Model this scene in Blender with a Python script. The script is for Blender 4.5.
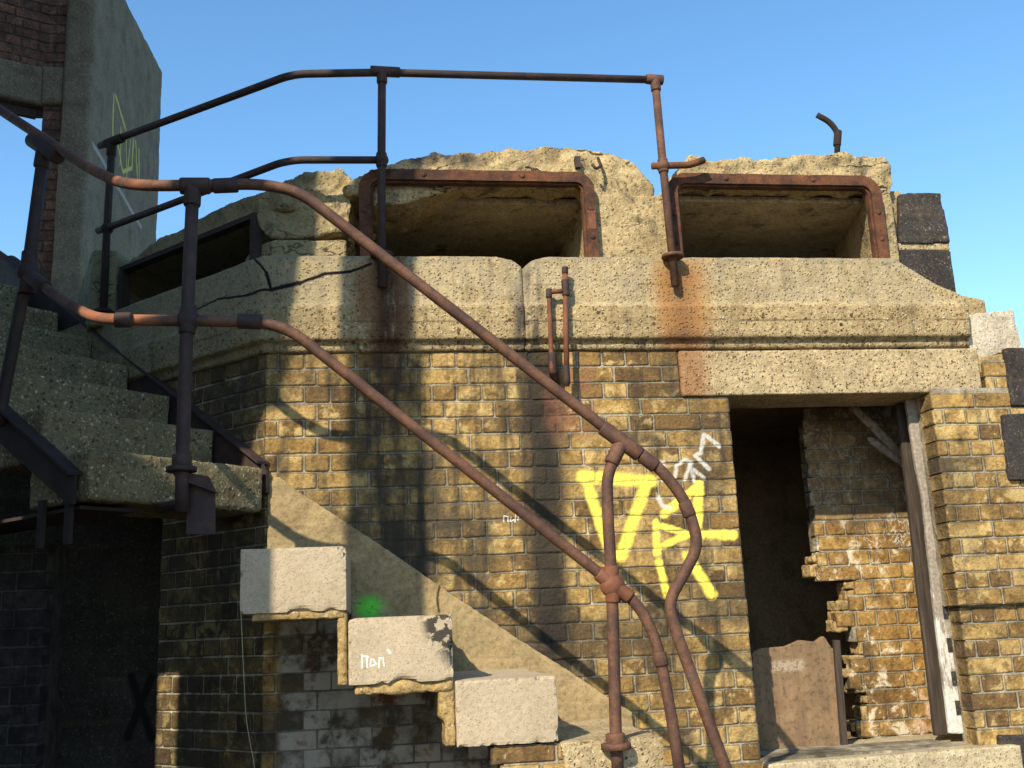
import bpy, bmesh, math, random
from mathutils import Vector, Matrix, noise as mnoise
R = math.radians
random.seed(11)
C = bpy.context.scene
col = C.collection
for o in list(bpy.data.objects): bpy.data.objects.remove(o)

# ------------------------------------------------------------------ camera
cd = bpy.data.cameras.new('camera'); cam = bpy.data.objects.new('camera', cd); col.objects.link(cam)
yaw, pitch, roll = R(8), R(13), R(2.5)
fw = Vector((math.sin(yaw)*math.cos(pitch), math.cos(yaw)*math.cos(pitch), math.sin(pitch)))
rt0 = Vector((math.cos(yaw), -math.sin(yaw), 0)); up0 = rt0.cross(fw)
rt = rt0*math.cos(roll) - up0*math.sin(roll); up = rt0*math.sin(roll) + up0*math.cos(roll)
M3 = Matrix((rt, up, -fw)).transposed()
cam.matrix_world = Matrix.Translation((0, -4.6, 1.6)) @ M3.to_4x4()
cd.sensor_width = 36; cd.lens = 36*1050/1024; cd.clip_start = .05; cd.clip_end = 2000
C.camera = cam

# ------------------------------------------------------------------ sky, sun, exposure
SUN = Vector((.581, .87, -.758)).normalized()          # direction the light travels
elev = math.asin(-SUN.z); azim = math.atan2(-SUN.x, -SUN.y)
w = bpy.data.worlds.new('World'); C.world = w; w.use_nodes = True
nt = w.node_tree; nt.nodes.clear()
sky = nt.nodes.new('ShaderNodeTexSky'); sky.sky_type = 'NISHITA'; sky.sun_disc = False
sky.sun_elevation = elev; sky.sun_rotation = azim; sky.altitude = 0
sky.air_density = 1.0; sky.dust_density = .4; sky.ozone_density = 1.6
bg = nt.nodes.new('ShaderNodeBackground'); bg.inputs[1].default_value = .15
wo = nt.nodes.new('ShaderNodeOutputWorld')
hs = nt.nodes.new('ShaderNodeHueSaturation'); hs.inputs['Saturation'].default_value = 1.2; hs.inputs['Value'].default_value = 1.12; hs.inputs['Hue'].default_value = .495
nt.links.new(sky.outputs[0], hs.inputs['Color']); nt.links.new(hs.outputs[0], bg.inputs[0]); nt.links.new(bg.outputs[0], wo.inputs[0])
sl = bpy.data.lights.new('sun', 'SUN'); sl.energy = 4.6; sl.angle = R(.53); sl.color = (1, .88, .68)
so = bpy.data.objects.new('sun', sl); col.objects.link(so); so.location = (-8, -12, 12)
so.rotation_euler = SUN.to_track_quat('-Z', 'Y').to_euler()
C.view_settings.view_transform = 'Standard'; C.view_settings.look = 'None'
C.view_settings.exposure = 0.66; C.view_settings.gamma = 1; C.view_settings.use_curve_mapping = False

# ------------------------------------------------------------------ node helper
class Nd:
    def __init__(s, name):
        s.m = bpy.data.materials.new(name); s.m.use_nodes = True; s.t = s.m.node_tree; s.t.nodes.clear()
        s.out = s.t.nodes.new('ShaderNodeOutputMaterial'); s.b = s.t.nodes.new('ShaderNodeBsdfPrincipled')
        s.t.links.new(s.b.outputs[0], s.out.inputs[0])
        s.b.inputs['Specular IOR Level'].default_value = .25
        s.co = s.t.nodes.new('ShaderNodeTexCoord').outputs['Object']
        s._xyz = None
    def put(s, sock, v):
        if hasattr(v, 'node'): s.t.links.new(v, sock)
        elif isinstance(v, (tuple, list)) and len(v) == 3 and sock.type == 'RGBA': sock.default_value = (*v, 1)
        else: sock.default_value = v
    def math(s, op, a, b=None, c=None, clamp=False):
        n = s.t.nodes.new('ShaderNodeMath'); n.operation = op; n.use_clamp = clamp
        for i, v in enumerate((a, b, c)):
            if v is not None: s.put(n.inputs[i], v)
        return n.outputs[0]
    def vm(s, op, a, b=None, out=0, scale=None):
        n = s.t.nodes.new('ShaderNodeVectorMath'); n.operation = op; s.put(n.inputs[0], a)
        if b is not None: s.put(n.inputs[1], b)
        if scale is not None: s.put(n.inputs['Scale'], scale)
        return n.outputs[out]
    def mul(s, a, b): return s.math('MULTIPLY', a, b)
    def add(s, a, b): return s.math('ADD', a, b)
    def sub(s, a, b): return s.math('SUBTRACT', a, b)
    def mx(s, a, b): return s.math('MAXIMUM', a, b)
    def xyz(s):
        if s._xyz is None:
            n = s.t.nodes.new('ShaderNodeSeparateXYZ'); s.t.links.new(s.co, n.inputs[0]); s._xyz = n.outputs
        return s._xyz
    def stretch(s, v): return s.vm('MULTIPLY', s.co, v)
    def noise(s, scale, detail=5, rough=.6, vec=None, dist=0):
        n = s.t.nodes.new('ShaderNodeTexNoise'); n.inputs['Scale'].default_value = scale
        n.inputs['Detail'].default_value = detail; n.inputs['Roughness'].default_value = rough; n.inputs['Distortion'].default_value = dist
        s.t.links.new(vec or s.co, n.inputs['Vector']); return n.outputs[0]
    def vor(s, scale, feature='F1'):
        n = s.t.nodes.new('ShaderNodeTexVoronoi'); n.inputs['Scale'].default_value = scale; n.feature = feature
        s.t.links.new(s.co, n.inputs['Vector'])
        if feature != 'F1': return n.outputs[0], None
        q = s.t.nodes.new('ShaderNodeSeparateColor'); s.t.links.new(n.outputs['Color'], q.inputs[0])
        return n.outputs['Distance'], q.outputs[0]
    def step(s, v, lo, hi):                    # smooth 0..1 between lo and hi (hi may be < lo)
        n = s.t.nodes.new('ShaderNodeMapRange'); n.interpolation_type = 'SMOOTHSTEP'; s.put(n.inputs[0], v)
        if hi < lo:
            n.inputs[1].default_value = hi; n.inputs[2].default_value = lo; n.inputs[3].default_value = 1; n.inputs[4].default_value = 0
        else:
            n.inputs[1].default_value = lo; n.inputs[2].default_value = hi
        return n.outputs[0]
    def ramp(s, v, stops, mode='LINEAR'):
        n = s.t.nodes.new('ShaderNodeValToRGB'); e = n.color_ramp.elements; n.color_ramp.interpolation = mode
        while len(e) < len(stops): e.new(.5)
        for q, (p, c) in zip(e, stops): q.position = p; q.color = (*c, 1)
        s.put(n.inputs[0], v); return n.outputs[0]
    def mix(s, f, a, b, mode='MIX'):
        n = s.t.nodes.new('ShaderNodeMix'); n.data_type = 'RGBA'; n.blend_type = mode
        s.put(n.inputs[0], f); s.put(n.inputs[6], a); s.put(n.inputs[7], b); return n.outputs[2]
    def attr(s, name):
        n = s.t.nodes.new('ShaderNodeAttribute'); n.attribute_name = name; return n.outputs['Fac']
    def bump(s, h, strength=.5, dist=.01, prev=None):
        n = s.t.nodes.new('ShaderNodeBump'); n.inputs['Strength'].default_value = strength; n.inputs['Distance'].default_value = dist
        s.put(n.inputs['Height'], h)
        if prev: s.t.links.new(prev, n.inputs['Normal'])
        return n.outputs[0]
    def done(s, colr, rough=.9, nrm=None):
        s.put(s.b.inputs['Base Color'], colr); s.put(s.b.inputs['Roughness'], rough)
        if nrm: s.t.links.new(nrm, s.b.inputs['Normal'])
        return s.m
    # ---- shaped marks; p = object coordinates
    def box(s, ax, lo, hi, soft):              # soft band along an axis
        v = s.xyz()[ax]
        return s.mul(s.step(v, lo-soft, lo+soft), s.step(v, hi+soft, hi-soft))
    def stroke(s, p, a, b):
        a = Vector(a); b = Vector(b); ba = b-a
        pa = s.vm('SUBTRACT', p, tuple(a))
        h = s.math('MULTIPLY', s.vm('DOT_PRODUCT', pa, tuple(ba), 1), 1/max(1e-9, ba.length_squared), clamp=True)
        q = s.vm('SUBTRACT', pa, s.vm('SCALE', tuple(ba), scale=h))
        return s.vm('LENGTH', q, out=1)
    def strokes(s, segs, flat, width, wob=.006, soft=.35):
        """painted lines: segs = [(a, b, relative width)], flat = mask vector dropping the depth axis"""
        nz = s.t.nodes.new('ShaderNodeTexNoise'); nz.inputs['Scale'].default_value = 22; nz.inputs['Detail'].default_value = 3
        s.t.links.new(s.co, nz.inputs['Vector'])
        wobv = s.vm('SCALE', s.vm('SUBTRACT', nz.outputs['Color'], (.5, .5, .5)), scale=wob*2)
        p = s.vm('MULTIPLY', s.vm('ADD', s.co, wobv), flat)
        m = None
        for a, b, k in segs:
            a = Vector(a)*Vector(flat); b = Vector(b)*Vector(flat)
            d = s.step(s.stroke(p, a, b), width*k*(1+soft), width*k*(1-soft))
            m = d if m is None else s.mx(m, d)
        return m

# ------------------------------------------------------------------ materials
FRONT_Y = []          # filled with the yellow lettering strokes on the front wall
def PS(*pts): return [(pts[i], pts[i+1]) for i in range(len(pts)-1)]
YEL = [((0.9495, 0.0000, 2.2401), (1.2612, 0.0000, 2.2143), 1.15), ((0.9584, 0.0000, 2.2353), (1.0481, 0.0000, 1.9210), .95), ((1.2371, 0.0000, 2.2013), (1.1001, 0.0000, 1.8841), 1.05),
       ((1.2705, 0.0000, 2.0292), (1.2647, 0.0000, 1.8918), .6), ((1.2741, 0.0000, 2.0157), (1.4139, 0.0000, 1.9713), .62), ((1.2664, 0.0000, 1.9138), (1.4328, 0.0000, 1.9752), .6),
       ((1.4842, 0.0000, 2.1951), (1.4541, 0.0000, 1.9522), .85), ((1.4685, 0.0000, 2.1773), (1.3102, 0.0000, 2.0639), .75), ((1.4603, 0.0000, 1.9698), (1.6229, 0.0000, 1.9603), .85),
       ((1.2709, 0.0000, 1.8519), (1.2959, 0.0000, 1.7026), .65), ((1.4059, 0.0000, 1.8738), (1.5019, 0.0000, 1.7034), .95)]
WHT = [((1.5276, 0.0000, 2.4253), (1.5941, 0.0000, 2.3680), 1), ((1.5276, 0.0000, 2.4253), (1.5062, 0.0000, 2.3419), 1), ((1.5062, 0.0000, 2.3419), (1.4766, 0.0000, 2.3287), 1),
       ((1.4766, 0.0000, 2.3287), (1.5372, 0.0000, 2.2627), 1), ((1.3694, 0.0000, 2.2254), (1.3882, 0.0000, 2.2845), 1), ((1.3882, 0.0000, 2.2845), (1.4276, 0.0000, 2.3066), 1),
       ((1.4276, 0.0000, 2.3066), (1.4594, 0.0000, 2.2921), 1), ((1.4496, 0.0000, 2.2877), (1.4204, 0.0000, 2.2196), .9), ((1.4543, 0.0000, 2.2876), (1.4619, 0.0000, 2.2094), .9),
       ((1.4661, 0.0000, 2.2597), (1.5100, 0.0000, 2.2220), .9), ((1.2883, 0.0000, 2.1411), (1.3037, 0.0000, 2.1001), 1), ((1.3037, 0.0000, 2.1001), (1.3446, 0.0000, 2.0899), 1), ((1.3187, 0.0000, 2.2952), (1.3220, 0.0000, 2.2174), 1.3)]
TINY = [((0.5853, 0.0000, 2.0759), (0.5842, 0.0000, 2.0496), 1), ((0.5853, 0.0000, 2.0759), (0.6029, 0.0000, 2.0710), 1), ((0.6029, 0.0000, 2.0710), (0.6020, 0.0000, 2.0491), 1),
        ((0.6162, 0.0000, 2.0706), (0.6108, 0.0000, 2.0488), 1), ((0.6108, 0.0000, 2.0488), (0.6290, 0.0000, 2.0570), 1), ((0.6390, 0.0000, 2.0832), (0.6330, 0.0000, 2.0481), 1), ((0.6522, 0.0000, 2.0784), (0.6468, 0.0000, 2.0565), 1)]

def brick_mats(tag, cols, soot=.5, pale=.6, white=0, front=False, mortar=(.36, .315, .225), grime=(.035, .03, .022), scribble=False):
    res = []
    for part in ('brick', 'mortar'):
        g = Nd(tag+'_'+part)
        r = g.attr('rnd'); r2 = g.attr('rnd_b'); cen = g.attr('cen'); x, y, z = g.xyz()
        n1 = g.noise(14, 7, .65, dist=.4); n2 = g.noise(70, 4); n3 = g.noise(1.7, 4, .55); n4 = g.noise(5.5, 6, .62)
        ns = g.noise(3, 5, .6, vec=g.stretch((3.2, 3.2, .45)))
        wv = g.add(g.mul(n4, .55), g.mul(n1, .45))
        if part == 'brick':
            c = g.ramp(g.add(g.mul(r, .62), g.add(g.mul(n4, .35), .03)), cols)
            c = g.mix(.85, c, g.ramp(n1, [(.3, (.36, .33, .3)), (.48, (.85, .83, .8)), (.6, (1.12, 1.1, 1.02)), (.76, (1.5, 1.45, 1.3))]), 'MULTIPLY')
            c = g.mix(.5, c, g.ramp(n2, [(.35, (.5, .48, .45)), (.55, (1.05, 1.05, 1.05)), (.7, (1.3, 1.3, 1.25))]), 'MULTIPLY')
            fl = g.mul(g.mul(g.step(g.add(n1, g.mul(r2, .14)), .6, .7), g.step(cen, .05, .7)), pale)
            c = g.mix(fl, c, (.5, .365, .15))
            c = g.mix(g.mul(g.step(g.noise(30, 4, .6), .63, .69), .6*pale), c, (.6, .5, .28))
            c = g.mix(g.mul(g.step(g.noise(24, 4, .6, dist=.5), .56, .66), .5), c, grime)
            c = g.mix(g.mul(g.step(g.add(cen, g.mul(g.sub(n1, .5), 1.2)), .95, .15), .6), c, grime)
        else:
            c = g.ramp(n1, [(.32, tuple(.35*v for v in mortar)), (.5, tuple(.8*v for v in mortar)), (.68, tuple(1.45*v for v in mortar))])
        sm = g.mul(g.step(g.add(g.mul(n3, .45), g.add(g.mul(n4, .4), g.mul(n1, .15))), .46, .59), soot)
        c = g.mix(sm, c, grime)
        c = g.mix(g.mul(g.step(ns, .5, .66), soot), c, grime)
        c = g.mix(g.mul(g.step(g.add(r2, g.mul(g.add(n3, n4), .3)), 1.25, 1.33), .75 if part == 'brick' else .0), c, (.04, .033, .026))
        if front:
            lo = g.noise(9, 4)
            # black run-off under the ledge joint, brick by brick
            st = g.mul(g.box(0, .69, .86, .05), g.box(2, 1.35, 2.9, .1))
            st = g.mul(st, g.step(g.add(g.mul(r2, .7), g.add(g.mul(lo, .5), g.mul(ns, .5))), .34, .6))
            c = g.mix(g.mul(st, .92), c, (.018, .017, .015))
            st = g.mul(g.mul(g.box(0, .0, .17, .04), g.box(2, 2.5, 2.9, .1)), g.step(lo, .35, .55))
            c = g.mix(g.mul(st, .8), c, (.09, .04, .02))
            st = g.mul(g.mul(g.box(0, .8, 1.02, .04), g.box(2, 2.42, 2.76, .08)), g.step(lo, .36, .6))
            c = g.mix(g.mul(st, .7), c, (.2, .085, .05))
            # grey black patches on the lower courses between the streak and the stair
            st = g.mul(g.mul(g.box(0, -.1, .75, .15), g.box(2, 1.6, 2.45, .15)), g.step(g.add(g.mul(n4, .6), g.mul(ns, .4)), .42, .58))
            c = g.mix(g.mul(st, .62), c, (.05, .043, .03))
            # soot below the left rail post, also painted to deepen the pier's shadow band
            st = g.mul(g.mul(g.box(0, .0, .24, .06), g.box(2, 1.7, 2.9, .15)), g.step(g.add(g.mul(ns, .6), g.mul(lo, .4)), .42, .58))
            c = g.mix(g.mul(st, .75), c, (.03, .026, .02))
            # old whitewash under the stair
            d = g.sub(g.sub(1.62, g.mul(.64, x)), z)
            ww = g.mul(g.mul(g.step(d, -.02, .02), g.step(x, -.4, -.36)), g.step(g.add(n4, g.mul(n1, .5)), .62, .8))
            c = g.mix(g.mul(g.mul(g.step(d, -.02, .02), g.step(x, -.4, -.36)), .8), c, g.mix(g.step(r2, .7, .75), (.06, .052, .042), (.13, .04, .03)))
            c = g.mix(g.mul(g.mul(ww, g.step(g.add(g.mul(r2, .45), g.noise(4, 6, .65)), .5, .75)), .85 if part == 'brick' else .35), c, (.42, .395, .33))
            fade = g.step(g.add(n1, g.mul(n2, .4)), .46, .6)
            c = g.mix(g.mul(g.strokes(YEL, (1, 0, 1), .025, .011, .45), g.math('SUBTRACT', 1 if part == 'brick' else .72, g.mul(g.step(n1, .54, .72), .8))), c, (.84, .68, .1))
            c = g.mix(g.mul(g.strokes(WHT, (1, 0, 1), .0095, .008, .6), g.add(.08, g.mul(fade, .5))), c, (.72, .7, .66))
            c = g.mix(g.mul(g.strokes(TINY, (1, 0, 1), .0024, .004), .6), c, (.8, .8, .78))
        if white:
            c = g.mix(g.mul(g.step(g.add(n1, g.mul(n3, .5)), .86-.12*white, .92), .85), c, (.58, .5, .36))
        if scribble:
            v = g.math('ABSOLUTE', g.sub(g.noise(19, 2, .5, vec=g.stretch((1, 1, .6)), dist=1.2), .5))
            up_ = g.mul(g.step(z, 1.6, 2.0), g.step(g.noise(4, 3), .44, .52))
            c = g.mix(g.mul(g.mul(g.step(v, .022, .008), up_), .7), c, (.55, .54, .5))
            c = g.mix(g.mul(g.step(z, 2.0, 2.1), .5), c, (.09, .08, .065))  # lintel's shade painted dark on the upper courses
            c = g.mix(g.mul(g.step(g.noise(3.5, 5), .5, .54), g.mul(g.step(x, 2.6, 2.75), g.mul(g.box(2, 1.0, 1.48, .06), .85))), c, (.55, .36, .25))
        hb = g.add(g.mul(n1, .8), g.mul(n2, .4))
        nb = g.bump(hb, 1.0, .016)
        res.append(g.done(c, .92, nb))
    return res

LONDON = [(0, (.085, .05, .024)), (.22, (.165, .098, .038)), (.42, (.285, .176, .058)), (.6, (.385, .25, .085)), (.8, (.44, .3, .118)), (1, (.52, .39, .18))]
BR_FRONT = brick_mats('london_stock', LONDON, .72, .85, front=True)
BR_RIGHT = brick_mats('london_stock_pier', [(p, tuple(v*1.08 for v in c)) for p, c in LONDON], .3, .9)
BR_SHADE = brick_mats('london_stock_shaded', [(0, (.035, .026, .016)), (.5, (.1, .07, .03)), (1, (.19, .13, .05))], .55, .3)  # same stock brick, coloured darker to stand for the shade
BR_IN = brick_mats('inner_wall', [(0, (.16, .085, .03)), (.3, (.3, .17, .05)), (.7, (.42, .255, .078)), (1, (.5, .34, .125))],   .3, .3, white=.35, scribble=True)
BR_RED = brick_mats('red_brick', [(0, (.1, .045, .034)), (.5, (.19, .085, .06)), (1, (.27, .14, .09))], .4, .1, mortar=(.1, .085, .07))
BR_BLACK = brick_mats('black_brick', [(0, (.02, .018, .017)), (.5, (.032, .028, .026)), (1, (.05, .042, .036))], .4, .05, mortar=(.07, .065, .058), grime=(.014, .013, .013))  # near-black brick and mortar colours

def concrete(tag, base, peb=.7, pscale=62, lichen=.2, bump=.6, rust=(), dark=.4, paint=None, green=None, extra=None, ct=1.0):
    g = Nd(tag); x, y, z = g.xyz()
    nz = g.t.nodes.new('ShaderNodeTexNoise'); nz.inputs['Scale'].default_value = pscale*1.3; nz.inputs['Detail'].default_value = 2; g.t.links.new(g.co, nz.inputs['Vector'])
    wc = g.vm('ADD', g.co, g.vm('SCALE', g.vm('SUBTRACT', nz.outputs['Color'], (.5, .5, .5)), scale=.9/pscale)); co0 = g.co; g.co = wc
    d, rr = g.vor(pscale*1.15); d2, rr2 = g.vor(pscale*2.6); g.co = co0
    n1 = g.noise(6, 8, .66); n2 = g.noise(60, 5, .68); n3 = g.noise(1.6, 5, .6); ns = g.noise(3, 6, .62, vec=g.stretch((4, 4, .5)))
    nl = g.noise(2, 4, .6, vec=g.stretch((.5, .5, 9)))
    c = g.mix(.85*ct, base, g.ramp(n1, [(.3, (.5, .46, .4)), (.5, (.95, .95, .95)), (.72, (1.3, 1.28, 1.2))]), 'MULTIPLY')
    c = g.mix(.7*ct, c, g.ramp(n2, [(.32, (.42, .38, .32)), (.52, (1, 1, 1)), (.7, (1.25, 1.25, 1.2))]), 'MULTIPLY')
    c = g.mix(g.mul(g.step(nl, .55, .7), .35*dark+.1*ct), c, (.13, .1, .06))
    den = g.step(n1, .38, .56)
    pm = g.mul(g.mul(g.step(d, .42, .25), g.step(g.add(rr, g.mul(den, .25)), .44, .5)), peb)
    c = g.mix(pm, c, g.ramp(g.math('FRACT', g.mul(rr, 7.3)), [(0, (.045, .032, .02)), (.3, (.13, .08, .035)), (.55, (.3, .2, .09)), (.75, (.42, .33, .2)), (1, (.6, .54, .42))]))
    pm2 = g.mul(g.mul(g.step(d2, .45, .25), g.step(rr2, .42, .48)), peb*.9)
    c = g.mix(pm2, c, g.ramp(g.math('FRACT', g.mul(rr2, 5.1)), [(0, (.05, .035, .02)), (.45, (.2, .13, .06)), (.8, (.45, .36, .22)), (1, (.62, .56, .42))]))
    c = g.mix(g.mul(g.step(ns, .54, .74), dark), c, (.075, .065, .048))
    c = g.mix(g.mul(g.step(g.add(g.mul(n3, .5), g.mul(n1, .5)), .5, .62), lichen), c, (.075, .08, .045))
    if green:
        gx, gz, gr = green
        q = g.vm('LENGTH', g.vm('MULTIPLY', g.vm('SUBTRACT', g.co, (gx, 0, gz)), (.8, 0, 1)), out=1)
        c = g.mix(g.mul(g.step(g.add(q, g.add(g.mul(g.sub(n2, .5), .09), g.mul(g.sub(n1, .5), .12))), gr, gr*.1), g.step(n2, .3, .5)), c, (.12, .7, .06))
    if extra: c = extra(g, c)
    nst = g.noise(3, 5, .6, vec=g.stretch((11, 11, .7))) if rust else None
    for (x0, x1, z0, z1, k, rc) in rust:
        m = g.mul(g.mul(g.box(0, x0, x1, .045), g.box(2, z0, z1, .05)), g.step(g.add(g.mul(nst, .6), g.add(g.mul(g.noise(9, 5), .25), g.mul(n2, .15))), .27, .47))
        c = g.mix(g.mul(m, k), c, rc)
    if paint:
        for segs, flat, wd, pc, k in paint: c = g.mix(g.mul(g.strokes(segs, flat, wd, .004, .5), k), c, pc)
    h = g.add(g.mul(g.step(d, .5, .1), g.mul(g.step(rr, .35, .5), .5*peb)), g.add(g.mul(n2, .5), g.mul(n1, .4)))
    return g.done(c, .92, g.bump(h, bump, .014))

def ledge_extra(g, c):
    x, y, z = g.xyz(); n = g.noise(11, 5)
    dd, rd = g.vor(34)
    c = g.mix(g.mul(g.mul(g.step(dd, .36, .26), g.step(rd, .6, .64)), g.step(z, 3.06, 3.0)), c, g.ramp(g.math('FRACT', g.mul(rd, 9.7)), [(0, (.05, .035, .02)), (.5, (.2, .12, .05)), (1, (.5, .42, .28))]))
    dr = g.noise(3, 6, .62, vec=g.stretch((7, 7, .35)))
    c = g.mix(g.mul(g.step(dr, .53, .66), g.add(.3, g.mul(g.step(z, 2.95, 2.86), .5))), c, (.06, .05, .034))
    c = g.mix(g.mul(g.step(z, 3.225, 3.27), g.mul(g.step(n, .42, .55), .7)), c, (.055, .05, .035))
    for zl in (3.135, 2.955): c = g.mix(g.mul(g.mul(g.step(g.math('ABSOLUTE', g.sub(g.add(z, g.mul(g.sub(n, .5), .02)), zl)), .006, .002), g.step(g.noise(3, 3), .45, .55)), .65), c, (.07, .055, .035))
    m = g.mul(g.mul(g.box(0, .66, .79, .03), g.step(g.noise(4, 5, vec=g.stretch((5, 5, .6))), .4, .55)), .85)
    c = g.mix(m, c, (.05, .045, .04))
    # upper band cast with a finer mix
    c = g.mix(g.mul(g.mul(g.step(z, 3.02, 3.05), g.step(n, .3, .6)), .4), c, (.42, .36, .24))
    return g.mix(g.mul(g.step(x, -.1, -.5), .5), c, (.11, .11, .065))  # left end tinted grey-olive to paint in its shade, with lichen
RUSTS = [(.02, .17, 2.8, 3.3, .95, (.055, .022, .012)), (-.06, .03, 2.95, 3.24, .75, (.17, .075, .025)), (.14, .2, 2.9, 3.24, .7, (.15, .065, .022)), (1.35, 1.56, 2.5, 3.23, .72, (.22, .09, .03)),
         (1.41, 1.50, 2.86, 3.22, .85, (.085, .04, .028)), (1.33, 1.6, 2.9, 3.27, .5, (.33, .17, .055))]
CRK = [((0.0188, -0.0500, 3.2319), (-0.0756, -0.0500, 3.1934), 1), ((-0.0756, -0.0500, 3.1934), (-0.1868, -0.0500, 3.1836), 1.2), ((-0.1868, -0.0500, 3.1836), (-0.2971, -0.0500, 3.1409), 1.2), ((-0.2971, -0.0500, 3.1409), (-0.4238, -0.0500, 3.1080), 1.6), ((-0.4238, -0.0500, 3.1080), (-0.4463, -0.0500, 3.1876), 1.2), ((-0.4463, -0.0500, 3.1876), (-0.5047, -0.0018, 3.2709), .8), ((-0.4238, -0.0500, 3.1080), (-0.5468, 0.0402, 3.1047), 1), ((-0.5468, 0.0402, 3.1047), (-0.6848, 0.1782, 3.1350), .8), ((-0.6848, 0.1782, 3.1350), (-0.8014, 0.2948, 3.1182), .6)]
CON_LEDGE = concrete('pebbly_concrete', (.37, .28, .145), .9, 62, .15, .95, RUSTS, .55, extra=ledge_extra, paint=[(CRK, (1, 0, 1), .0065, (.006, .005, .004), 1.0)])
CON_LINT = concrete('lintel_concrete', (.42, .33, .19), .85, 62, .04, .9, RUSTS[3:], .15)
def roof_extra(g, c):
    x, y, z = g.xyz(); n = g.noise(5, 6, .65, dist=.6); m = g.noise(2.2, 4)
    v = g.math('ABSOLUTE', g.sub(g.noise(2.6, 4, .55, vec=g.stretch((.8, .8, 2.2)), dist=.5), .5))      # cracks along the pour
    c = g.mix(g.mul(g.step(v, .010, .003), g.step(m, .5, .58)), c, (.03, .024, .017))
    c = g.mix(g.mul(g.step(n, .54, .66), .75), c, (.06, .05, .034))                                       # soot and lichen crust
    c = g.mix(g.mul(g.mul(g.box(0, .16, .55, .08), g.step(z, 3.74, 3.8)), g.step(n, .35, .5)), c, (.05, .046, .04))  # pier's cast shadow painted dark along the roof top
    return g.mix(g.mul(g.step(x, 0, -.4), .6), c, (.1, .1, .058))  # left end coloured olive-dark for its shade and lichen
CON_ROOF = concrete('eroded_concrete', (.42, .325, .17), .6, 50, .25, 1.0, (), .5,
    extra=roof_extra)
CON_IN = concrete('soffit_concrete', (.42, .355, .24), .3, 40, .5, 1.0, (), .8)
TXT = [((-0.0322, -0.8700, 1.5277), (-0.0326, -0.8700, 1.4848), 1), ((-0.0322, -0.8700, 1.5243), (-0.0120, -0.8700, 1.5201), 1), ((-0.0154, -0.8700, 1.5203), (-0.0158, -0.8700, 1.4873), 1), ((-0.0020, -0.8700, 1.5131), (-0.0056, -0.8700, 1.4901), 1),
       ((-0.0056, -0.8700, 1.4901), (0.0147, -0.8700, 1.4958), 1), ((0.0147, -0.8700, 1.4958), (0.0048, -0.8700, 1.5127), 1), ((0.0251, -0.8700, 1.5151), (0.0247, -0.8700, 1.4854), 1), ((0.0251, -0.8700, 1.5151), (0.0387, -0.8700, 1.5145), 1), ((0.0387, -0.8700, 1.5145), (0.0416, -0.8700, 1.4879), 1), ((0.0560, -0.8700, 1.5402), (0.0627, -0.8700, 1.5300), 1.6)]
def step_extra(g, c):
    x, y, z = g.xyz(); n = g.noise(26, 5, .65); m = g.noise(5, 5)
    q = g.vm('LENGTH', g.vm('MULTIPLY', g.vm('SUBTRACT', g.co, (.265, 0, 1.615)), (1, 0, .8)), out=1)      # pitted black corner
    c = g.mix(g.mul(g.step(g.add(q, g.mul(g.sub(m, .5), .12)), .11, .06), g.step(n, .47, .52)), c, (.05, .042, .032))
    c = g.mix(g.mul(g.step(g.noise(16, 3), .71, .74), .8), c, (.1, .085, .07))
    return g.mix(g.mul(g.step(m, .5, .7), .3), c, (.3, .23, .13))
CON_STEP = concrete('smooth_step_concrete', (.41, .335, .235), .4, 120, .0, .4, (), .12, ct=.38, extra=step_extra, paint=[(TXT, (1, 0, 1),   .0024, (.85, .85, .85), .7)])
CON_FILLET = concrete('cement_render', (.33, .245, .125), .15, 90, .25, .6, (), .5, ct=.85, paint=[([((0.2989, -0.0200, 1.7952), (0.2801, -0.0200, 1.7328), 1), ((0.2801, -0.0200, 1.7328), (0.2870, -0.0200, 1.6740), 1)], (1, 0, 1), .005, (.03, .024, .016), .9)], green=(-.0, 1.70, .075))
CON_UP = concrete('mossy_step_concrete', (.2, .163, .086), .85, 46, .4, 1.0, (), .4)
CON_FIN = concrete('grey_tower_concrete', (.19, .158, .108), .35, 60, .3, .6, (), .4,
    paint=[([((-1.9550, 3.2568, 5.8051), (-1.9550, 3.2874, 5.4528), 1), ((-1.9550, 3.3193, 5.8303), (-1.9550, 3.6539, 5.7230), 1), ((-1.9550, 3.4532, 5.4654), (-1.9550, 3.6518, 5.3325), 1), ((-1.9550, 3.6518, 5.3325), (-1.9550, 3.9537, 5.5067), 1),
             ((-1.9550, 3.9537, 5.5067), (-1.9550, 3.9833, 5.7779), 1), ((-1.9550, 4.0590, 5.7964), (-1.9550, 4.1533, 5.4870), 1), ((-1.9550, 4.1826, 5.7813), (-1.9550, 4.2283, 5.5206), 1), ((-1.9550, 3.6903, 5.7234), (-1.9550, 3.7799, 5.4266), .7), ((-1.9550, 3.8767, 5.7255), (-1.9550, 3.7946, 5.3442), .7), ((-1.9550, 3.5229, 5.6569), (-1.9550, 3.5441, 5.3440), .7)], (0, 1, 1), .017, (.62, .6, .12), .75),
           ([((-1.9550, 2.7349, 5.1327), (-1.9550, 4.3763, 5.1442), 1)], (0, 1, 1), .02, (.5, .5, .5), .5)])
CON_WHITE = concrete('pale_stone', (.5, .44, .34), .4, 60, .1, .9, (), .3)
CON_SILL = concrete('sill_concrete', (.44, .37, .24), .6, 70, .1, .7, (), .25)
CON_BLACK = concrete('tarred_stone', (.035, .031, .03), .12, 60, .0, .5, (), .3,
    extra=lambda g, c: g.mix(g.mul(g.mul(g.step(g.noise(85, 5, .7), .58, .66), g.step(g.noise(7, 5), .48, .62)), .7), c, (.36, .32, .27)))
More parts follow.
